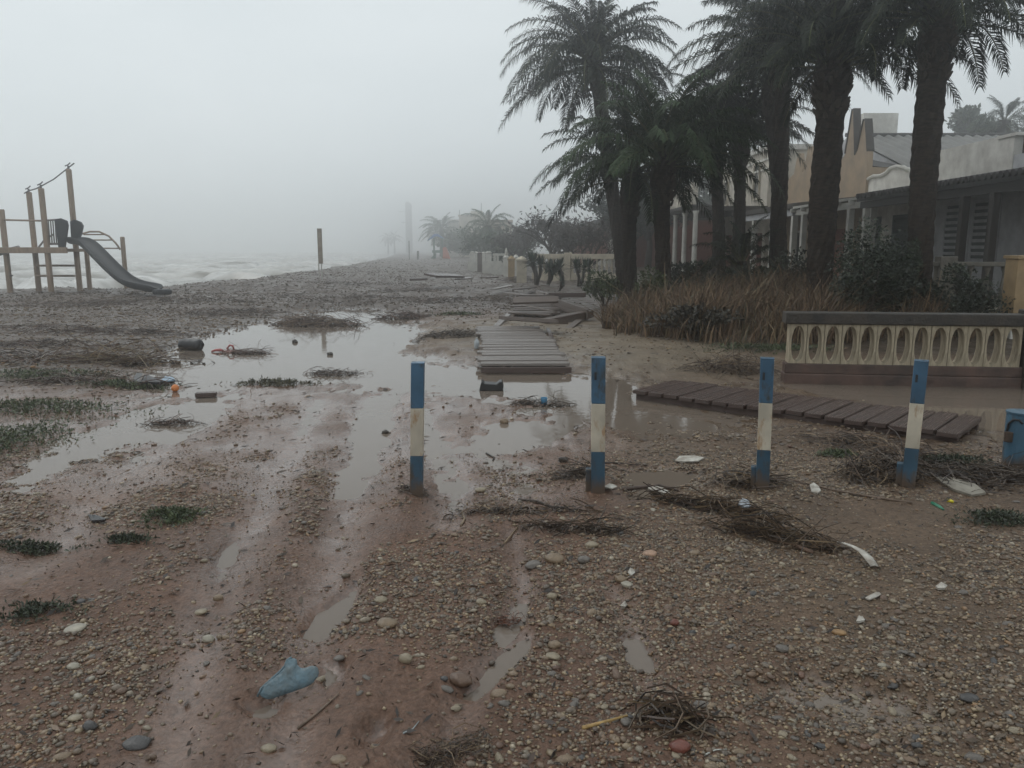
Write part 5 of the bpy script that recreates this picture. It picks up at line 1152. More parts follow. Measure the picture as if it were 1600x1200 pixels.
def palm(px, py_crown, d, r0, label, fl, n, px_base=None, pineapple=0.0, ground=None, emax=80, emin=-40, lean=0.0, scale=1.0, name='palm_tree', group='tall palms along the garden', trunk_mat=None, azbias=None, seed=1, detail=True, flare=1.25):
    top = W(px, py_crown, d); bp_ = W(px_base if px_base is not None else px, 480, d); gx_ = top.x if px_base is None else bp_.x + 0.0
    gz = H(gx_, d) if ground is None else ground; base = Vector((gx_, d, gz)); ht = top.z - gz; rr = random.Random(seed)
    t = thing(name, base, label, 'palm tree', group)
    dx = top.x - gx_
    rings = max(14, int(ht * 9)) if detail else 10; seg = 22 if detail else 10
    v, f = [], []
    for i in range(rings + 1):
        s = i / rings; z = -0.3 + (ht + 0.3) * s; cx = dx * s ** 1.4 + 0.04 * math.sin(s * 5 + seed)
        rad = r0 * (1 + (flare - 1) * math.exp(-s * ht / 0.5) + 0.06 * math.sin(s * 9 + seed))
        hb = (z - (ht - 1.1 - pineapple)) / 0.9
        rad *= 1 + (0.38 + 0.35 * (pineapple > 0)) * math.exp(-((z - (ht - 0.55)) / 0.42) ** 2)
        for k in range(seg):
            q = 2 * math.pi * k / seg
            sc = (0.085 if i % 2 else -0.03) * (1 if (k + i // 2) % 2 else -0.6) + 0.02 * rr.uniform(-1, 1)
            v.append((cx + rad * (1 + sc) * math.cos(q), rad * (1 + sc) * math.sin(q), z))
    for i in range(rings):
        for k in range(seg): f.append((i * seg + k, i * seg + (k + 1) % seg, (i + 1) * seg + (k + 1) % seg, (i + 1) * seg + k))
    MB().add(v, f).build('trunk', trunk_mat or M_PTRUNK, t, smooth=False, fix=False)
    if detail:                                   # cut leaf bases under the crown
        mb = MB()
        for i in range(170):
            s = rr.random(); z = ht - 1.25 + 1.25 * s; a = i * 2.39996; rad = r0 * (1.02 + 0.33 * math.sin(math.pi * min(1, s + 0.1)) * (1 + (pineapple > 0)))
            o_ = Vector((math.cos(a), math.sin(a), 0)); c0 = Vector((dx + 0.04, 0, z)) + o_ * rad * 0.8; e = c0 + o_ * rad * 0.32 + Vector((0, 0, 0.10 + 0.05 * rr.random()))
            mb.tube([c0, (c0 + e) / 2, e], [0.075 * r0 / 0.33, 0.06 * r0 / 0.33, 0.03 * r0 / 0.33], 5, flat=0.5)
        mb.build('leaf_bases', M_PBASE, t, fix=False)['kind'] = 'stuff'
    cz = ht - 0.05
    for i in range(n):
        s = (i + 0.5) / n; e = R(emax + (emin - emax) * s ** 0.85 + rr.uniform(-7, 7)); a = i * 2.39996 + rr.uniform(-.25, .25)
        j = min(range(len(fl)), key=lambda q: abs(fl[q][0] - e) + rr.random() * 0.12); me = fl[j][1]
        off = r0 * 0.75 * (0.3 + s)
        o = link('frond', me, None, t, loc=(dx + math.cos(a) * off, math.sin(a) * off, cz - 0.45 * s + 0.15)); k = scale * rr.uniform(0.88, 1.1); o.scale = (k, k, k)
        o.rotation_euler = (rr.uniform(-.22, .22), 0.0 if lean == 0 else lean * math.cos(a), a)
    return t
DG = (0.016, 0.022, 0.013)
big = frond_lib('big', 3.3, DG, 0.60, 78, 0.017)
mid = frond_lib('mid', 3.0, (0.019, 0.027, 0.015), 0.54, 70, 0.017)
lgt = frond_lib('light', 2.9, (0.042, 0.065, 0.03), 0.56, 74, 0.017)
palm(1466, 8, 14.2, 0.215, 'thick palm trunk nearest the viewer, in front of the white house', big, 56, px_base=1432, scale=0.68, seed=2, emin=2)
palm(1300, 80, 15.6, 0.25, 'second thick palm with bulging crown base left of the nearest palm', big, 46, px_base=1281, scale=0.78, seed=3, emin=12)
palm(1220, 70, 20.5, 0.185, 'slimmer palm just left of the thick second palm', big, 44, px_base=1213, scale=0.92, seed=4, emin=14)
palm(1155, 206, 27.5, 0.20, 'right one of two slender palms with pineapple shaped crown bases', mid, 44, px_base=1150, pineapple=0.5, scale=0.95, seed=5, emin=18)
palm(1118, 210, 27.0, 0.205, 'left one of two slender palms with pineapple shaped crown bases', mid, 44, px_base=1120, pineapple=0.5, scale=0.95, seed=6, emin=18)
palm(1205, 120, 25.0, 0.2, 'dense dark palm crown standing above the two slender palms', big, 32, px_base=1216, scale=0.95, seed=13, emin=16)
palm(1037, 238, 19.0, 0.185, 'stout palm with bright upright green fronds and bare trunk', lgt, 48, px_base=1033, scale=0.98, seed=7, emin=12, flare=1.1)
palm(985, 262, 20.5, 0.18, 'shorter palm with drooping fronds left of the stout palm', mid, 46, px_base=984, scale=0.86, seed=8, emin=4)
palm(924, 88, 25.0, 0.20, 'tall palm leaning out at the beach end of the row', big, 62, px_base=975, scale=0.90, seed=9, emin=-18)
# young palm on the ground and the far ones
palm(1160, 408, 20.8, 0.16, 'young trunkless palm among dark shrubs before the porch', mid, 22, scale=0.55, seed=21, emax=84, emin=8, name='young_palm', group='low palms', detail=False)
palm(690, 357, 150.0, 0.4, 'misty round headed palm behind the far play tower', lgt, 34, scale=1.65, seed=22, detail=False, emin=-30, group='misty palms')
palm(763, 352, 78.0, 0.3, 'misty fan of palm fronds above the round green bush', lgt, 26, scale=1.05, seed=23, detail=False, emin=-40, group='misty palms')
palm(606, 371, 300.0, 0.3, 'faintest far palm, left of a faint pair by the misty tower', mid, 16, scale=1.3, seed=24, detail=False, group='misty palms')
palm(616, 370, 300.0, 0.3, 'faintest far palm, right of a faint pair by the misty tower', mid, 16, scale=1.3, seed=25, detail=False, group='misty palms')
palm(1570, 188, 46.0, 0.3, 'palm behind the corrugated roof at the right edge', mid, 32, scale=0.75, seed=26, detail=False, group='trees behind the houses')

# ------------------------------------------------------------------ bare trees
M_TWIG = mat('wet_bark', (0.055, 0.043, 0.037), 0.8, 0.4, 10, 0.4)
def bare_tree(loc, ht, seed, label, spread=1.0, twigs=True, group='bare tamarisks by the balustrade', leafy=None):
    r = random.Random(seed); t = thing('bare_tree', loc, label, 'tree', group); mb, tw = MB(), MB(); ends = []
    def grow(p, d, l, rad, lvl):
        q = p + d * l * 0.5 + Vector((r.uniform(-.1, .1), r.uniform(-.1, .1), r.uniform(-.05, .08))) * l; e = p + d * l
        (mb if lvl < 3 else tw).tube([p, q, e], [rad, rad * 0.85, rad * 0.65], 7 if lvl < 2 else (5 if lvl < 3 else 3), caps=False)
        if lvl == 5: return
        for i in range(3 if lvl < 4 else 4):
            nd = (d + Vector((r.uniform(-1, 1) * spread, r.uniform(-1, 1) * spread, r.uniform(-.25, .75)))).normalized()
            grow(q + (e - q) * r.uniform(0.3, 1), nd, l * r.uniform(0.58, 0.85), rad * 0.58, lvl + 1)
        if lvl > 2: ends.append(e)
    for k in range(2): grow(Vector((r.uniform(-.15, .15), 0, -0.2)), Vector((r.uniform(-.6, .6), r.uniform(-.3, .3), 1)).normalized(), ht * 0.27, ht * 0.03, 0)
    mb.build('trunk', M_TWIG, t, smooth=True, fix=False); tw.build('twigs', M_TWIG, t, fix=False)['kind'] = 'stuff'
    if leafy:
        P = np.array([tuple(e) for e in ends]); rr = np.random.RandomState(seed); n = leafy; p = P[rr.randint(len(P), size=n)] + rr.randn(n, 3) * ht * 0.05; a = rr.randn(n, 3); a /= np.linalg.norm(a, axis=1)[:, None]; b = np.cross(a, rr.randn(n, 3)); s = ht * 0.028
        V = np.stack([p, p + a * s + b * s * .2, p + a * s * 2, p + a * s - b * s * .2], 1).reshape(-1, 3); f = (np.arange(n) * 4)[:, None] + np.arange(4)[None]
        big_mesh('foliage', V, f, M_LEAF, np.repeat(np.array([(0.06, 0.048, 0.04)]) * (0.6 + 0.8 * rr.rand(n, 1)), 4, 0), smooth=False, parent=t)
bare_tree(gloc(868, 41), 4.6, 1, 'bare wind-bent tree with dense twigs behind the cream balustrade', leafy=1400)
bare_tree(gloc(845, 46), 4.8, 2, 'bare spreading tree left of the wind-bent tree', leafy=1400)
bare_tree(gloc(905, 38), 4.0, 3, 'bare tree close to the leaning palm trunk', leafy=1400)
bare_tree(gloc(815, 56), 4.6, 4, 'bare misty tree at the beach end of the balustrade', leafy=1400)
def leafy_tree(loc, rad, ht, n, sz, seed, label, cols=GREEN, group='trees behind the houses'):
    t = thing('leafy_tree', loc, label, 'tree', group); MB().tube([(0, 0, -0.2), (0.1, 0, ht * 0.5), (0, 0.1, ht)], [0.22, 0.16, 0.08], 8).build('trunk', M_BARK, t, smooth=True)
    for a in (0.4, 2.4, 4.4): MB().tube([(0, 0, ht * 0.6), (math.cos(a) * rad[0] * 0.3, math.sin(a) * rad[1] * .3, ht), (math.cos(a) * rad[0] * 0.6, math.sin(a) * rad[1] * .6, ht + rad[2] * .3)], [0.1, 0.07, 0.03], 6).build('limb', M_BARK, t, smooth=True)
    leaves('crown', n, None, rad, sz, cols, seed, parent=t, clumps=22).location = (0, 0, ht + rad[2] * 0.3)
leafy_tree(gloc(1490, 52), (0.9, 0.9, 1.0), 9.0, 1400, 0.3, 1, 'small tree crown above the corrugated roof left of the roof palm')
leafy_tree(gloc(1525, 50), (1.2, 0.9, 0.6), 8.3, 900, 0.3, 2, 'low bush crown just over the corrugated roof ridge')
leafy_tree(gloc(975, 48), (3.0, 2.0, 2.0), 2.6, 3000, 0.28, 3, 'dim leafy tree behind the leaning and short palms', DGREEN)
leafy_tree(gloc(1012, 44), (2.0, 1.5, 1.7), 2.6, 2200, 0.28, 5, 'dark leafy tree between the palms and the columned porch', DGREEN)
leafy_tree(gloc(1085, 75), (6, 3.0, 3.0), 6.0, 3000, 0.5, 4, 'misty wooded mass behind the porch house', GREEN)

# yuccas beside the wall
def yucca(px, d, h, seed, label, n=60, heads=2):
    b = gloc(px, d); t = thing('yucca', b, label, 'yucca', 'spiky yuccas before the balustrade'); r = random.Random(seed)
    for q in range(heads):
        tip = Vector((r.uniform(-.25, .25), r.uniform(-.2, .2), h * r.uniform(0.45, 0.75))); MB().tube([(0, 0, -0.1), tip * 0.5 + Vector((0.06, 0, 0)), tip], [0.075, 0.065, 0.06], 7).build('stem', M_BARK, t, smooth=True)
        mb = MB()
        for i in range(n):
            a, e = r.uniform(0, 6.28), R(r.uniform(-35, 85)); d_ = Vector((math.cos(a) * math.cos(e), math.sin(a) * math.cos(e), math.sin(e))); l = r.uniform(0.35, 0.55) * h * 0.75; s = d_.cross(Vector((0.1, 0.2, 1))).normalized() * 0.02
            c = tuple(x * r.uniform(0.6, 1.3) for x in (0.035, 0.058, 0.035)); p = tip + d_ * 0.03; mb.add([p - s, p + s, p + d_ * l * 0.6 + s * 0.9, p + d_ * l * 0.6 - s * 0.9, p + d_ * l], [(0, 1, 2, 3), (3, 2, 4)], c)
        mb.build('leaf_rosette', M_FROND, t, fix=False)['kind'] = 'stuff'
yucca(838, 31, 1.25, 1, 'tall spiky yucca nearest the cream gate pillar', 80, 3); yucca(855, 30.5, 1.2, 2, 'spiky yucca second from the cream gate pillar', 70, 2); yucca(880, 31, 1.3, 3, 'thin stemmed yucca third from the cream gate pillar', 50, 2)
yucca(905, 31, 1.25, 4, 'leaning yucca near the light green shrub', 55, 2); yucca(918, 30, 1.1, 5, 'small yucca touching the light green shrub', 50, 1); yucca(872, 27.5, 0.55, 6, 'low young yucca in front of the others', 40, 1)

# ------------------------------------------------------------------ cream balustrade by the beach, gate pillars, white posts
M_CREAMW = mat('cream_wall_paint', (0.50, 0.44, 0.34), 0.7, 0.25, 3, 0.2, tint=(0.36, 0.31, 0.24))
M_OCHREW = mat('ochre_wall_paint', (0.36, 0.25, 0.135), 0.7, 0.25, 3, 0.2)
M_WHITEW = mat('old_white_paint', (0.56, 0.54, 0.49), 0.65, 0.2, 3, 0.15)
def baluster_mesh(h, r, m):
    mb = MB().lathe([(r * .9, 0), (r * .9, h * .06), (r * .45, h * .12), (r, h * .36), (r * .45, h * .75), (r * .4, h * .85), (r * .85, h * .94), (r * .85, h)], 8)
    me = bpy.data.meshes.new('baluster'); me.from_pydata(mb.v, [], mb.f); me.shade_smooth(); me.materials.append(m); return me
def balustrade(a, b, z0, h, label, m, step=0.22, posts=(), rail=0.14, base=0.18, group='garden balustrades', ph=0.1):
    a, b = Vector((*a, 0)), Vector((*b, 0)); d = b - a; L = d.length; t = thing('balustrade', (a.x, a.y, z0), label, 'balustrade', group, math.atan2(d.y, d.x))
    MB().span(0, L, -0.09, 0.09, -0.4, base).build('plinth', m, t, bevel=0.01); MB().span(0, L, -0.1, 0.1, h - rail, h).build('rail', m, t, bevel=0.012)
    me = baluster_mesh(h - rail - base - 0.002, 0.07, m); n = int(L / step)
    for k in range(n): link('baluster', me, None, t, loc=((k + 0.5) * L / n, 0, base + 0.001))
    for s in posts: MB().span(s * L - 0.15, s * L + 0.15, -0.15, 0.15, -0.4, h + ph).build('post', m, t, bevel=0.015)
    return t
zA = W(800, 396, 36).z
g0 = H(0.3, 36)
balustrade((W(832, 400, 36).x, 36.0), (W(968, 400, 34.5).x, 34.5), g0, zA - g0 - 0.02, 'cream balustrade running from the gate pillars to the palms', M_CREAMW, 0.22, (0.42,), 0.22, 0.3, ph=0.06)
def gate_pillar(px, d, w, py_top, label, m, finial=0):
    b = gloc(px, d); h = W(px, py_top, d).z - b.z; t = thing('gate_pillar', b, label, 'pillar', 'gate pillars of the cream balustrade')
    MB().span(-w / 2, w / 2, -w / 2, w / 2, -0.4, h - 0.16).build('shaft', m, t, bevel=0.015); MB().span(-w * .6, w * .6, -w * .6, w * .6, h - 0.159, h - 0.08).build('cap', m, t, bevel=0.01)
    MB().lathe([(w * .55, h - 0.079), (w * .3, h), (0.02, h + 0.05)], 4).build('cap_top', m, t)
    if finial: MB().lathe([(0.05, 0), (0.10, 0.08), (0.05, 0.17), (0.07, 0.2), (0.015, 0.36)], 12, (0, 0, h)).build('finial', M_WHITEW, t, smooth=True)
gate_pillar(815, 33.0, 0.42, 402, 'broad cream gate pillar at the beach end of the balustrade', M_CREAMW)
gate_pillar(799, 35.5, 0.30, 401, 'ochre gate pillar just behind the broad cream one', M_OCHREW); gate_pillar(791, 39.0, 0.28, 399, 'pale slim gate pillar with pointed finial', M_WHITEW, 1)
gate_pillar(806, 38.0, 0.26, 399, 'pale pillar behind the ochre pillar', M_WHITEW)
def pergola():
    b = gloc(785, 42.0); t = thing('white_gate_frame', b, 'pale square gate frame of posts and a top beam beside the pillars', 'gate frame'); L = lambda px, py, d=42.0: W(px, py, d) - b
    A, B = L(772, 396), L(794, 396); MB().span(A.x - 0.06, B.x, -0.07, 0.07, A.z - 0.12, A.z).build('beam', M_WHITEW, t)
    for px in (773, 777.5): p = L(px, 396); MB().span(p.x - 0.06, p.x + 0.06, -0.06, 0.06, -0.3, p.z - 0.121).build('post', M_WHITEW, t)
    p, q = L(779, 410), L(787, 432); MB().span(p.x, q.x, -0.05, 0.05, -0.3, p.z).build('panel', M_WHITEW, t)
pergola()
for k, (px, py, d, w, m_, lb) in enumerate(((738, 393, 54, .3, M_WHITEW, 'short white wall post at the far end of the white fence'), (745, 393.5, 52, .22, M_WHITEW, 'thin white fence post beside a dark post'), (749.5, 394, 50, .3, M_BROWNWOOD, 'dark square fence post among white posts'), (756, 393.5, 48, .2, M_WHITEW, 'thin white fence post in the middle of the row'), (763.5, 393, 47, .34, M_WHITEW, 'wide white fence post nearest the gate frame'))):
    b = gloc(px, d); h = W(px, py, d).z - b.z; t = thing('fence_post', b, lb, 'fence post', 'white fence posts')
    MB().span(-w / 2, w / 2, -0.1, 0.1, -0.4, h - 0.1).build('post_shaft', m_, t, bevel=0.01); MB().lathe([(w * .45, 0), (w * .6, 0.05), (w * .3, 0.1)], 8, (0, 0, h - 0.099)).build('post_cap', m_, t)
b = gloc(770, 44.5); MBw = MB().span(-0.55, 0.5, -0.08, 0.08, -0.4, 0.75); tag(MBw.build('low_wall', M_WHITEW, None, loc=b), 'low white wall between the fence posts and gate frame', 'wall')
b = gloc(743, 51); MBw = MB().span(-0.5, 0.6, -0.08, 0.08, -0.4, 0.6); tag(MBw.build('low_wall', M_WHITEW, None, loc=b), 'low white wall below the far fence posts', 'wall')
# ------------------------------------------------------------------ houses along the garden (fronts face the beach)
M_GREYWALL = mat('grey_plaster', (0.47, 0.47, 0.48), 0.8, 0.25, 2.5, 0.2, tint=(0.33, 0.33, 0.34))
M_WHITEWALL = mat('white_plaster', (0.68, 0.66, 0.61), 0.8, 0.2, 2.0, 0.2, tint=(0.48, 0.45, 0.41))
M_TAN = mat('tan_plaster', (0.36, 0.265, 0.175), 0.8, 0.35, 1.2, 0.2, tint=(0.255, 0.19, 0.13))
M_CREAMPL = mat('cream_plaster', (0.56, 0.51, 0.43), 0.8, 0.25, 1.5, 0.2)
M_TILE = mat('dark_roof_tile', (0.055, 0.05, 0.047), 0.7, 0.4, 8, 0.3)
M_CORR = mat('corrugated_cement', (0.20, 0.195, 0.185), 0.75, 0.3, 2.0, 0.2)
M_GLASS = mat('dark_window_glass', (0.03, 0.035, 0.04), 0.12, 0.2, 2, 0.0)
M_SHUT = mat('green_shutter', (0.05, 0.065, 0.06), 0.6, 0.25, 8, 0.1)
M_BRICK = mat('red_brick_paint', (0.21, 0.075, 0.05), 0.75, 0.3, 9, 0.3)
M_DARKW = mat('dark_timber', (0.05, 0.042, 0.036), 0.7, 0.3, 8, 0.2)

def window(t, x, yc, zc, w, h, frame=M_WHITEW, depth=0.05, bars=True, slats=False):
    """window on a wall that faces -X at plane x"""
    fr = MB()
    for s in (-1, 1): fr.span(x - depth, x - 0.002, yc + s * w / 2 - 0.05, yc + s * w / 2 + 0.05, zc - h / 2 - 0.05, zc + h / 2 + 0.05)
    for s in (-1, 1): fr.span(x - depth + 0.003, x - 0.004, yc - w / 2 + 0.05, yc + w / 2 - 0.05, zc + s * h / 2 - 0.05, zc + s * h / 2 + 0.05)
    o = fr.build('window', frame, t)
    MB().span(x - 0.02, x - 0.003, yc - w / 2 + 0.051, yc + w / 2 - 0.051, zc - h / 2 + 0.051, zc + h / 2 - 0.051).build('pane', M_SHUT if slats else M_GLASS, o)
    if bars: MB().span(x - 0.035, x - 0.021, yc - 0.02, yc + 0.02, zc - h / 2 + 0.052, zc + h / 2 - 0.052).build('mullion', frame, o)
    if slats:
        n = max(4, int(h / 0.16))
        for k in range(n):
            z = zc - h / 2 + 0.09 + (h - 0.16) * k / (n - 1); s = MB().box(0, 0, 0, 0.02, w - 0.12, 0.085).build('slat', frame, o, loc=(x - 0.04, yc, z)); s.rotation_euler = (0, R(-18), 0)
    return o

def veranda(t, xe, xw, y0, y1, ze, zw, m, thick=0.10, tiles=False):
    MB().prism([(xe, ze - thick), (xe, ze), (xw, zw), (xw, zw - thick)], 'y', y0, y1).build('veranda_roof', m, t)
    if tiles:
        n = int((y1 - y0) / 0.20); mb = MB().tube([(0, 0, 0), (0.45, 0, 0.45 * (zw - ze) / (xw - xe))], [0.075, 0.065], 8); me = bpy.data.meshes.new('tile'); me.from_pydata(mb.v, [], mb.f); me.materials.append(M_TILE)
        for k in range(n): link('eave_tile', me, None, t, loc=(xe - 0.06, y0 + 0.1 + k * (y1 - y0 - 0.2) / (n - 1), ze + 0.01))

# --- the near white house with dark veranda
def house_near():
    X0, X1, XW = 10.3, 20.0, 12.9
    t = thing('white_house', (XW, 19.5, 0), 'white house with dark tiled veranda and slatted shutters at the right', 'house'); o = Vector((XW, 19.5, 0))
    S = lambda x0, x1, y0, y1, z0, z1: MB().span(x0 - o.x, x1 - o.x, y0 - o.y, y1 - o.y, z0, z1)
    gz = 0.25
    S(XW, X1, 12.5, 25.2, 0, 4.0).build('wall', M_GREYWALL, t); S(XW - 0.02, X1, 21.2, 25.22, 3.3, W(1460, 243, 25.4).z).build('parapet', M_WHITEWALL, t)
    S(XW - 0.03, XW + 0.4, 20.6, 21.199, 3.3, W(1575, 223, 21).z + 0.12).build('parapet_pier', M_WHITEWALL, t); S(XW - 0.06, XW + 0.5, 20.5, 21.3, W(1575, 223, 21).z + 0.121, W(1575, 223, 21).z + 0.20).build('pier_cap', M_WHITEWALL, t)
    S(XW + 0.2, X1, 14.0, 20.59, 3.9, 4.55).build('upper_wall', M_DARKW, t)
    S(XW - 2.7, XW, 12.5, 25.2, 0, gz + 0.15).build('veranda_floor', M_CREAMPL, t)
    ze = W(1600, 268, 15.6).z
    ye = 15.6; xe = W(1600, 268, ye).x
    veranda(t, xe - o.x, XW + 0.1 - o.x, 11.5 - o.y, 23.0 - o.y, ze, ze + 0.35, M_TILE, 0.14, True)
    S(xe + 0.1, xe + 0.22, 11.5, 23.0, ze - 0.33, ze - 0.141).build('veranda_beam', M_DARKW, t)
    for y in (14.6, 16.7, 17.8, 22.7): S(xe + 0.08, xe + 0.24, y - 0.08, y + 0.08, gz, ze - 0.331).build('veranda_post', M_DARKW if y < 19 else M_WHITEW, t, bevel=0.01)
    # slatted shutters of the front room
    for yc, w in ((21.5, 1.15), (22.85, 1.25), (18.6, 1.2)): window(t, XW - o.x, yc - o.y, 2.1, w, 1.75, M_GREYWALL, slats=True, bars=False)
    for yc in (16.2,): 
        d = S(XW - 0.06, XW - 0.003, yc - 0.5, yc + 0.5, gz + 0.16, 2.5).build('door', M_DARKW, t); S(XW - 0.10, XW - 0.061, yc - 0.42, yc - 0.37, 1.2, 1.3).build('handle', M_RAIL, d)
    window(t, XW - o.x, 14.2 - o.y, 1.8, 1.0, 1.4)
house_near()
# corrugated roof behind
def corrugated():
    yE, yR = 28.3, 34.5; zE, zR = W(1450, 268, yE).z, W(1450, 212, yR).z; x0, x1 = 14.3, 31.0
    t = thing('barn', (x0, yE, 0), 'long building with grey corrugated roof behind the white house', 'building')
    nx = int((x1 - x0) / 0.045); xs = np.linspace(0, x1 - x0, nx); v = []
    for s in (0, 1):
        for x in xs: v.append((x, s * (yR - yE), zE + (zR - zE) * s + 0.06 * math.sin(x * 2 * math.pi / 0.42)))
    big_mesh('roof', np.array(v), grid_faces(nx, 2), M_CORR, smooth=True, parent=t)
    
    MB().tube([(0, yR - yE, zR + 0.03), (x1 - x0, yR - yE, zR + 0.03)], 0.09, 8).build('ridge_cap', M_TILE, t)
    MB().span(0.05, x1 - x0, 0.15, 12, 0, zE - 0.05).build('wall', M_GREYWALL, t)
    MB().prism([(0.15, zE - 0.06), (yR - yE, zR - 0.08), (12, zE - 0.06)], 'x', 0.05, 0.25).build('gable', M_GREYWALL, t)
corrugated()
# --- small white house with curved gable
def house_curved():
    Y0, Y1, XW = 25.4, 29.3, 13.0; t = thing('curved_gable_house', (XW, Y0, 0), 'small white house with curved scrolled gable and white porch', 'house')
    px = [(1350, 281), (1357, 281), (1366, 276), (1376, 276), (1384, 272), (1392, 264), (1402, 261), (1412, 262), (1420, 267)]
    prof = []
    for a, b_ in px:
        d = XW * FPX / (a - 800) * (math.cos(PITCH) + (600 - b_) / FPX * math.sin(PITCH)); q = W(a, b_, d); prof.append((d - Y0, q.z))
    prof = sorted(prof); poly = [(prof[0][0] - 0.4, 0)] + [(prof[0][0] - 0.4, prof[0][1] - 0.15)] + prof + [(prof[-1][0] + 0.35, 0)]
    MB().prism(poly, 'x', 0, 0.3).build('gable', M_WHITEWALL, t)
    pts = [Vector((-0.02, a, b_ + 0.02)) for a, b_ in prof]; MB().tube(pts, 0.07, 6).build('gable_moulding', M_WHITEW, t, smooth=True)
    MB().span(0.301, 6, -0.15, Y1 - Y0, 0, 3.6).build('wall', M_GREYWALL, t)
    e = W(1310, 310, 24.6); xe = 10.4; ze = 3.17
    veranda(t, xe - XW, -0.01, 23.05 - Y0, 29.6 - Y0, ze, ze + 0.22, M_WHITEW, 0.08)
    MB().span(xe - XW + 0.1, xe - XW + 0.22, 23.05 - Y0, 29.6 - Y0, ze - 0.32, ze - 0.12).build('porch_beam', M_WHITEW, t)
    for k in range(7): MB().span(xe - XW - 0.08, xe - XW + 0.099, 23.3 - Y0 + k, 23.38 - Y0 + k, ze - 0.22, ze - 0.081).build('rafter_end', M_WHITEW, t)
    for y in (23.2, 24.7, 26.8, 28.6): MB().span(xe - XW + 0.08, xe - XW + 0.26, y - Y0 - 0.09, y - Y0 + 0.09, 0.1, ze - 0.321).build('porch_column', M_WHITEW, t, bevel=0.01)
    MB().span(-2.6, 0, 23.05 - Y0, 29.6 - Y0, -0.2, 0.35).build('porch_floor', M_CREAMPL, t)
    for yc in (0.9, 3.0): window(t, 0, yc, 1.75, 1.1, 1.9, M_SHUT, slats=True, bars=False)
house_curved()
# --- tan house with pointed parapet
def house_tan():
    XW, Y0, Y1 = 12.9, 29.05, 37.5; t = thing('tan_house', (XW, Y0, 0), 'tan house with sharp pointed parapet peaks', 'house'); zt = W(1345, 222, 30).z
    def yat(px): return XW * FPX / (px - 800)
    pk = [(0, zt - 0.9)]
    for c, top in ((0.45, W(1352, 188, 29.5).z), (1.5, W(1333, 172, 30.55).z)): pk += [(c - 0.42, zt - 0.45), (c - 0.06, top), (c + 0.10, top), (c + 0.46, zt - 0.3)]
    pk += [(2.3, zt - 0.5), (5.2, zt - 0.6)]
    for c, top in ((5.8, zt + 0.45), (7.0, zt + 0.3)): pk += [(c - 0.5, zt - 0.55), (c - 0.1, top), (c + 0.12, top), (c + 0.5, zt - 0.55)]
    pk += [(Y1 - Y0, zt - 0.8)]
    MB().prism([(0, 0)] + pk + [(Y1 - Y0, 0)], 'x', 0, 0.20).build('front_wall', M_TAN, t)
    for i in (1, 5):
        for s in (0, 2):
            a, b_ = pk[i + s], pk[i + s + 1]; MB().add([(x, y, z + k) for k in (0.002, 0.06) for x in (-0.05, 0.24) for y, z in (a, b_)], [(0, 1, 3, 2), (4, 6, 7, 5), (0, 4, 5, 1), (2, 3, 7, 6), (0, 2, 6, 4), (1, 5, 7, 3)]).build('peak_coping', M_DARKW, t)
    MB().span(0.201, 7, 0.02, Y1 - Y0, 0, zt - 1.0).build('house_block', M_TAN, t); MB().prism([(0, zt - 0.999), (4.0, zt - 0.2), (8.1, zt - 0.999)], 'x', 0.46, 7).build('roof', M_TILE, t)
    q = W(1356, 186, 36); MB().span(q.x - XW - 0.6, q.x - XW + 0.9, 6.0, 7.2, zt - 1.2, q.z + 0.1).build('chimney_block', M_WHITEWALL, t)
    veranda(t, 10.4 - XW, -0.01, 0.3, Y1 - Y0, 3.3, 3.55, M_DARKW, 0.2); MB().span(10.5 - XW, 10.62 - XW, 0.3, Y1 - Y0, 2.85, 3.09).build('porch_beam', M_GREYWALL, t)
    for y in (0.6, 3.0, 5.4, 7.8): MB().span(10.5 - XW, 10.7 - XW, y - 0.1, y + 0.1, 0, 2.849).build('porch_column', M_WHITEW, t)
    d = MB().span(-0.06, -0.002, 1.4, 2.5, 0.3, 2.4).build('door', M_BRICK, t); MB().span(-0.1, -0.061, 1.5, 1.56, 1.2, 1.32).build('handle', M_RAIL, d)
    window(t, 0, 4.4, 1.7, 1.0, 1.4); window(t, 0, 6.6, 1.7, 1.0, 1.4)
house_tan()
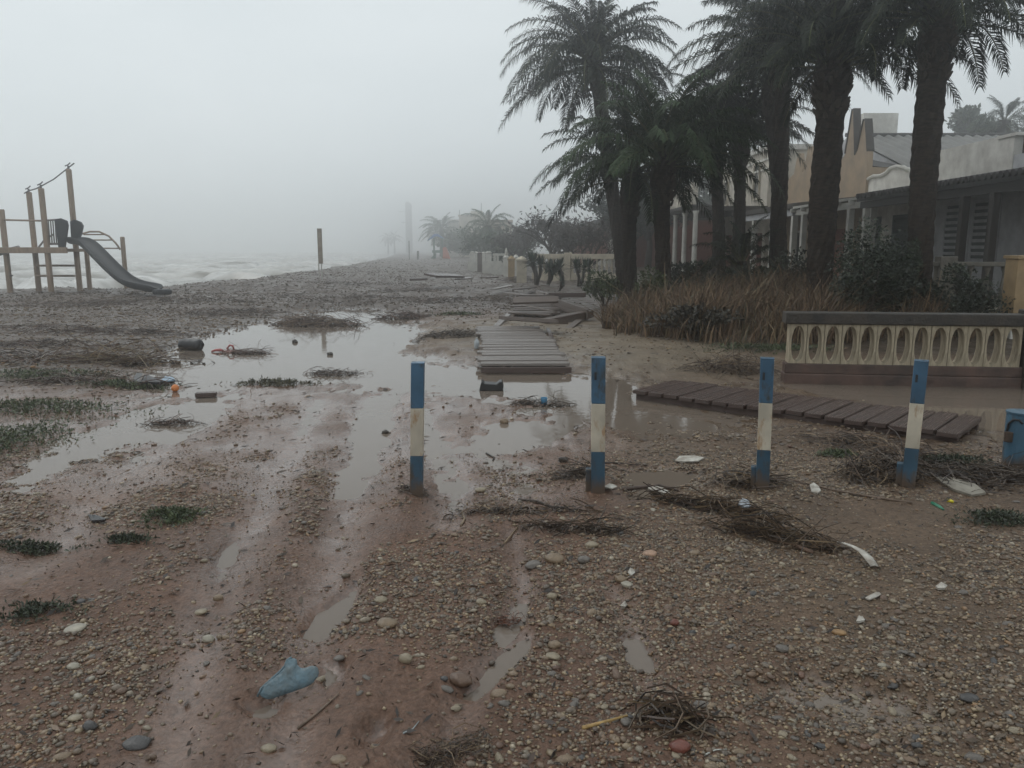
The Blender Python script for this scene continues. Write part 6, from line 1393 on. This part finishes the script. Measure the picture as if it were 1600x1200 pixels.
# --- cream two storey house with terrace and columns
def house_cream():
    XW, XT, Y0, Y1 = 12.2, 8.6, 38.0, 47.0; t = thing('cream_house', (XW, Y0, 0), 'cream two storey house with terrace balustrade over a columned porch', 'house')
    zt = W(1180, 238, 39).z; MB().span(0, 7, 0, Y1 - Y0, 0, zt).build('wall', M_CREAMPL, t); MB().span(-0.15, 7.1, -0.1, Y1 - Y0 + 0.1, zt + 0.001, zt + 0.25).build('cornice', M_WHITEWALL, t)
    for z in (zt - 0.45, zt - 0.9): MB().span(-0.06, -0.001, 0, Y1 - Y0, z, z + 0.09).build('string_course', M_WHITEWALL, t)
    for yc in (1.6, 4.4, 7.2):
        o = window(t, 0, yc, W(1175, 285, 40).z, 0.9, 1.7, M_CREAMW, 0.1)
    zr = W(1100, 322, 38).z; MB().span(XT - XW, -0.002, -0.2, Y1 - Y0, zr - 0.22, zr).build('porch_roof', M_DARKW, t); MB().span(XT - XW - 0.12, XT - XW - 0.001, -0.3, Y1 - Y0, zr - 0.10, zr + 0.06).build('porch_cornice', M_TILE, t)
    for y in (-0.1, 2.2, 4.5, 6.8, 8.8): MB().lathe([(0.16, 0.2), (0.13, 0.4), (0.11, zr - 0.4), (0.17, zr - 0.221)], 12, (XT - XW + 0.2, y, 0)).build('porch_column', M_WHITEW, t, smooth=True)
    # terrace parapet with pierced lattice
    MB().span(XT - XW, XT - XW + 0.12, -0.1, Y1 - Y0, zr + 0.061, zr + 0.2).build('terrace_plinth', M_CREAMPL, t); MB().span(XT - XW - 0.03, XT - XW + 0.15, -0.1, Y1 - Y0, zr + 0.9, zr + 1.02).build('terrace_rail', M_CREAMPL, t)
    me = baluster_mesh(0.698, 0.09, M_CREAMPL)
    for k in range(30): link('baluster', me, None, t, loc=(XT - XW + 0.06, 0.15 + k * 0.3, zr + 0.201))
    for y in (-0.2, 3, 6, 9): MB().span(XT - XW - 0.06, XT - XW + 0.2, y - 0.2, y + 0.2, zr + 0.061, zr + 1.1).build('terrace_pier', M_CREAMPL, t)
    for k in range(5):
        y = 0.4 + k * 1.75; MB().span(-0.05, -0.003, y, y + 0.9, 0.25, 2.4).build('brick_panel', M_BRICK, t)
    window(t, 0, 1.75, 1.5, 0.5, 1.6)
house_cream()
# --- brick houses further along
def house_brick(Y0, Y1, XW, h, label, m, seed):
    t = thing('brick_house', (XW, Y0, 0), label, 'house'); MB().span(0, 8, 0, Y1 - Y0, 0, h).build('wall', m, t); MB().prism([(-0.3, h + 0.001), (4, h + 1.2), (8.3, h + 0.001)], 'y', -0.2, Y1 - Y0 + 0.2).build('roof', M_TILE, t)
    k = 0; y = 0.6
    while y < Y1 - Y0 - 0.5:
        MB().span(-0.12, -0.001, y - 0.16, y + 0.16, 0, h).build('pilaster', M_WHITEW, t)
        window(t, 0, y + 0.95, h * 0.5, 0.8, 1.4); MB().span(-0.9, -0.7, y - 0.2, y + 0.2, 0, 0.95 + 0.2).build('yard_pier', M_WHITEW, t); y += 1.9
house_brick(49, 58, 7.2, 3.4, 'red brick house with white pilasters behind the bare trees', M_BRICK, 1)
house_brick(60, 72, 4.8, 3.3, 'fainter red house beyond the first brick house', M_BRICK, 2)
def far_house(px0, px1, py, d, m, label, step=None):
    a, b_ = W(px0, py, d), W(px1, py, d); t = thing('far_house', (a.x, d, 0), label, 'house', 'misty houses up the coast'); w = b_.x - a.x
    MB().span(0, w, 0, 8, 0, a.z).build('wall', m, t); MB().span(-0.15, w + 0.15, -0.15, 8, a.z + 0.001, a.z + 0.25).build('cornice', m, t)
    if step: p, q = W(step[0], step[2], d), W(step[1], step[2], d); MB().span(p.x - a.x, q.x - a.x, 1, 6, a.z + 0.251, p.z).build('roof_room', m, t)
    n = max(2, int(w / 2.4))
    for k in range(n):
        x = w * (k + 0.5) / n; f = MB().span(x - 0.5, x + 0.5, -0.06, -0.002, a.z * 0.5, a.z * 0.5 + 1.3).build('window', M_WHITEW, t); MB().span(x - 0.42, x + 0.42, -0.08, -0.061, a.z * 0.5 + 0.08, a.z * 0.5 + 1.22).build('pane', M_GLASS, f)
    return t, a
t, a = far_house(717, 765, 338, 135, M_CREAMPL, 'pale flat roofed house fading behind the misty palms', (735, 753, 329))
for px, py in ((718, 328), (752, 317)): p = W(px, py, 137); MB().tube([(p.x - a.x, 2, a.z), (p.x - a.x, 2, p.z)], 0.05, 5).build('antenna', M_WIRE, t)
far_house(765, 800, 346, 120, M_TAN, 'faint low house right of the pale flat roofed house')
far_house(700, 722, 345, 150, M_WHITEWALL, 'faintest white house edge left of the pale flat roofed house')
M_OLDCONC = mat('old_concrete', (0.19, 0.17, 0.14), 0.8, 0.4, 4, 0.3)
# garden balustrade before the near house, ochre pillar
zb = W(1500, 409, 14.6).z; gz = H(8.4, 14.6)
balustrade((W(1452, 410, 14.6).x, 14.6), (W(1584, 410, 14.4).x, 14.4), gz, zb - gz, 'dark shaded balustrade in front of the slatted shutters', M_OLDCONC, 0.26, (0.2,), 0.08, 0.18)
b = gloc(1592, 13.0); h = W(1590, 399, 13).z - b.z
t = thing('ochre_pillar', (W(1598, 400, 13).x, 13.0, b.z), 'ochre garden pillar with white side blocks at the right edge', 'pillar')
MB().span(-0.17, 0.12, -0.17, 0.17, -0.3, h - 0.06).build('shaft', M_OCHREW, t, bevel=0.01); MB().span(-0.20, 0.16, -0.20, 0.20, h - 0.059, h).build('cap', M_OCHREW, t, bevel=0.01)
for k in range(5): MB().span(0.121, 0.3, -0.14, 0.14, 0.1 + k * 0.2, 0.26 + k * 0.2).build('white_block', M_WHITEW, t, bevel=0.01)
MB().span(-0.25, 0.5, -0.3, -0.171, -0.3, 0.2).build('white_step', M_WHITEW, t, bevel=0.01)
# roof antenna on the house behind
p = W(1508, 200, 48); q = W(1508, 215, 48)
t = thing('roof_aerial', (p.x, 48, 5.0), 'thin television aerial above the corrugated roof', 'aerial'); MB().tube([(0, 0, 0), (0, 0, p.z - 5 + 0.3)], 0.03, 6).build('mast', M_WIRE, t)
for k in range(3): MB().tube([(-0.4 + 0.1 * k, 0, p.z - 5 - 0.2 * k), (0.9 - 0.3 * k, 0, p.z - 5 + 0.05 - 0.2 * k)], 0.02, 5).build('aerial_rod', M_WIRE, t)
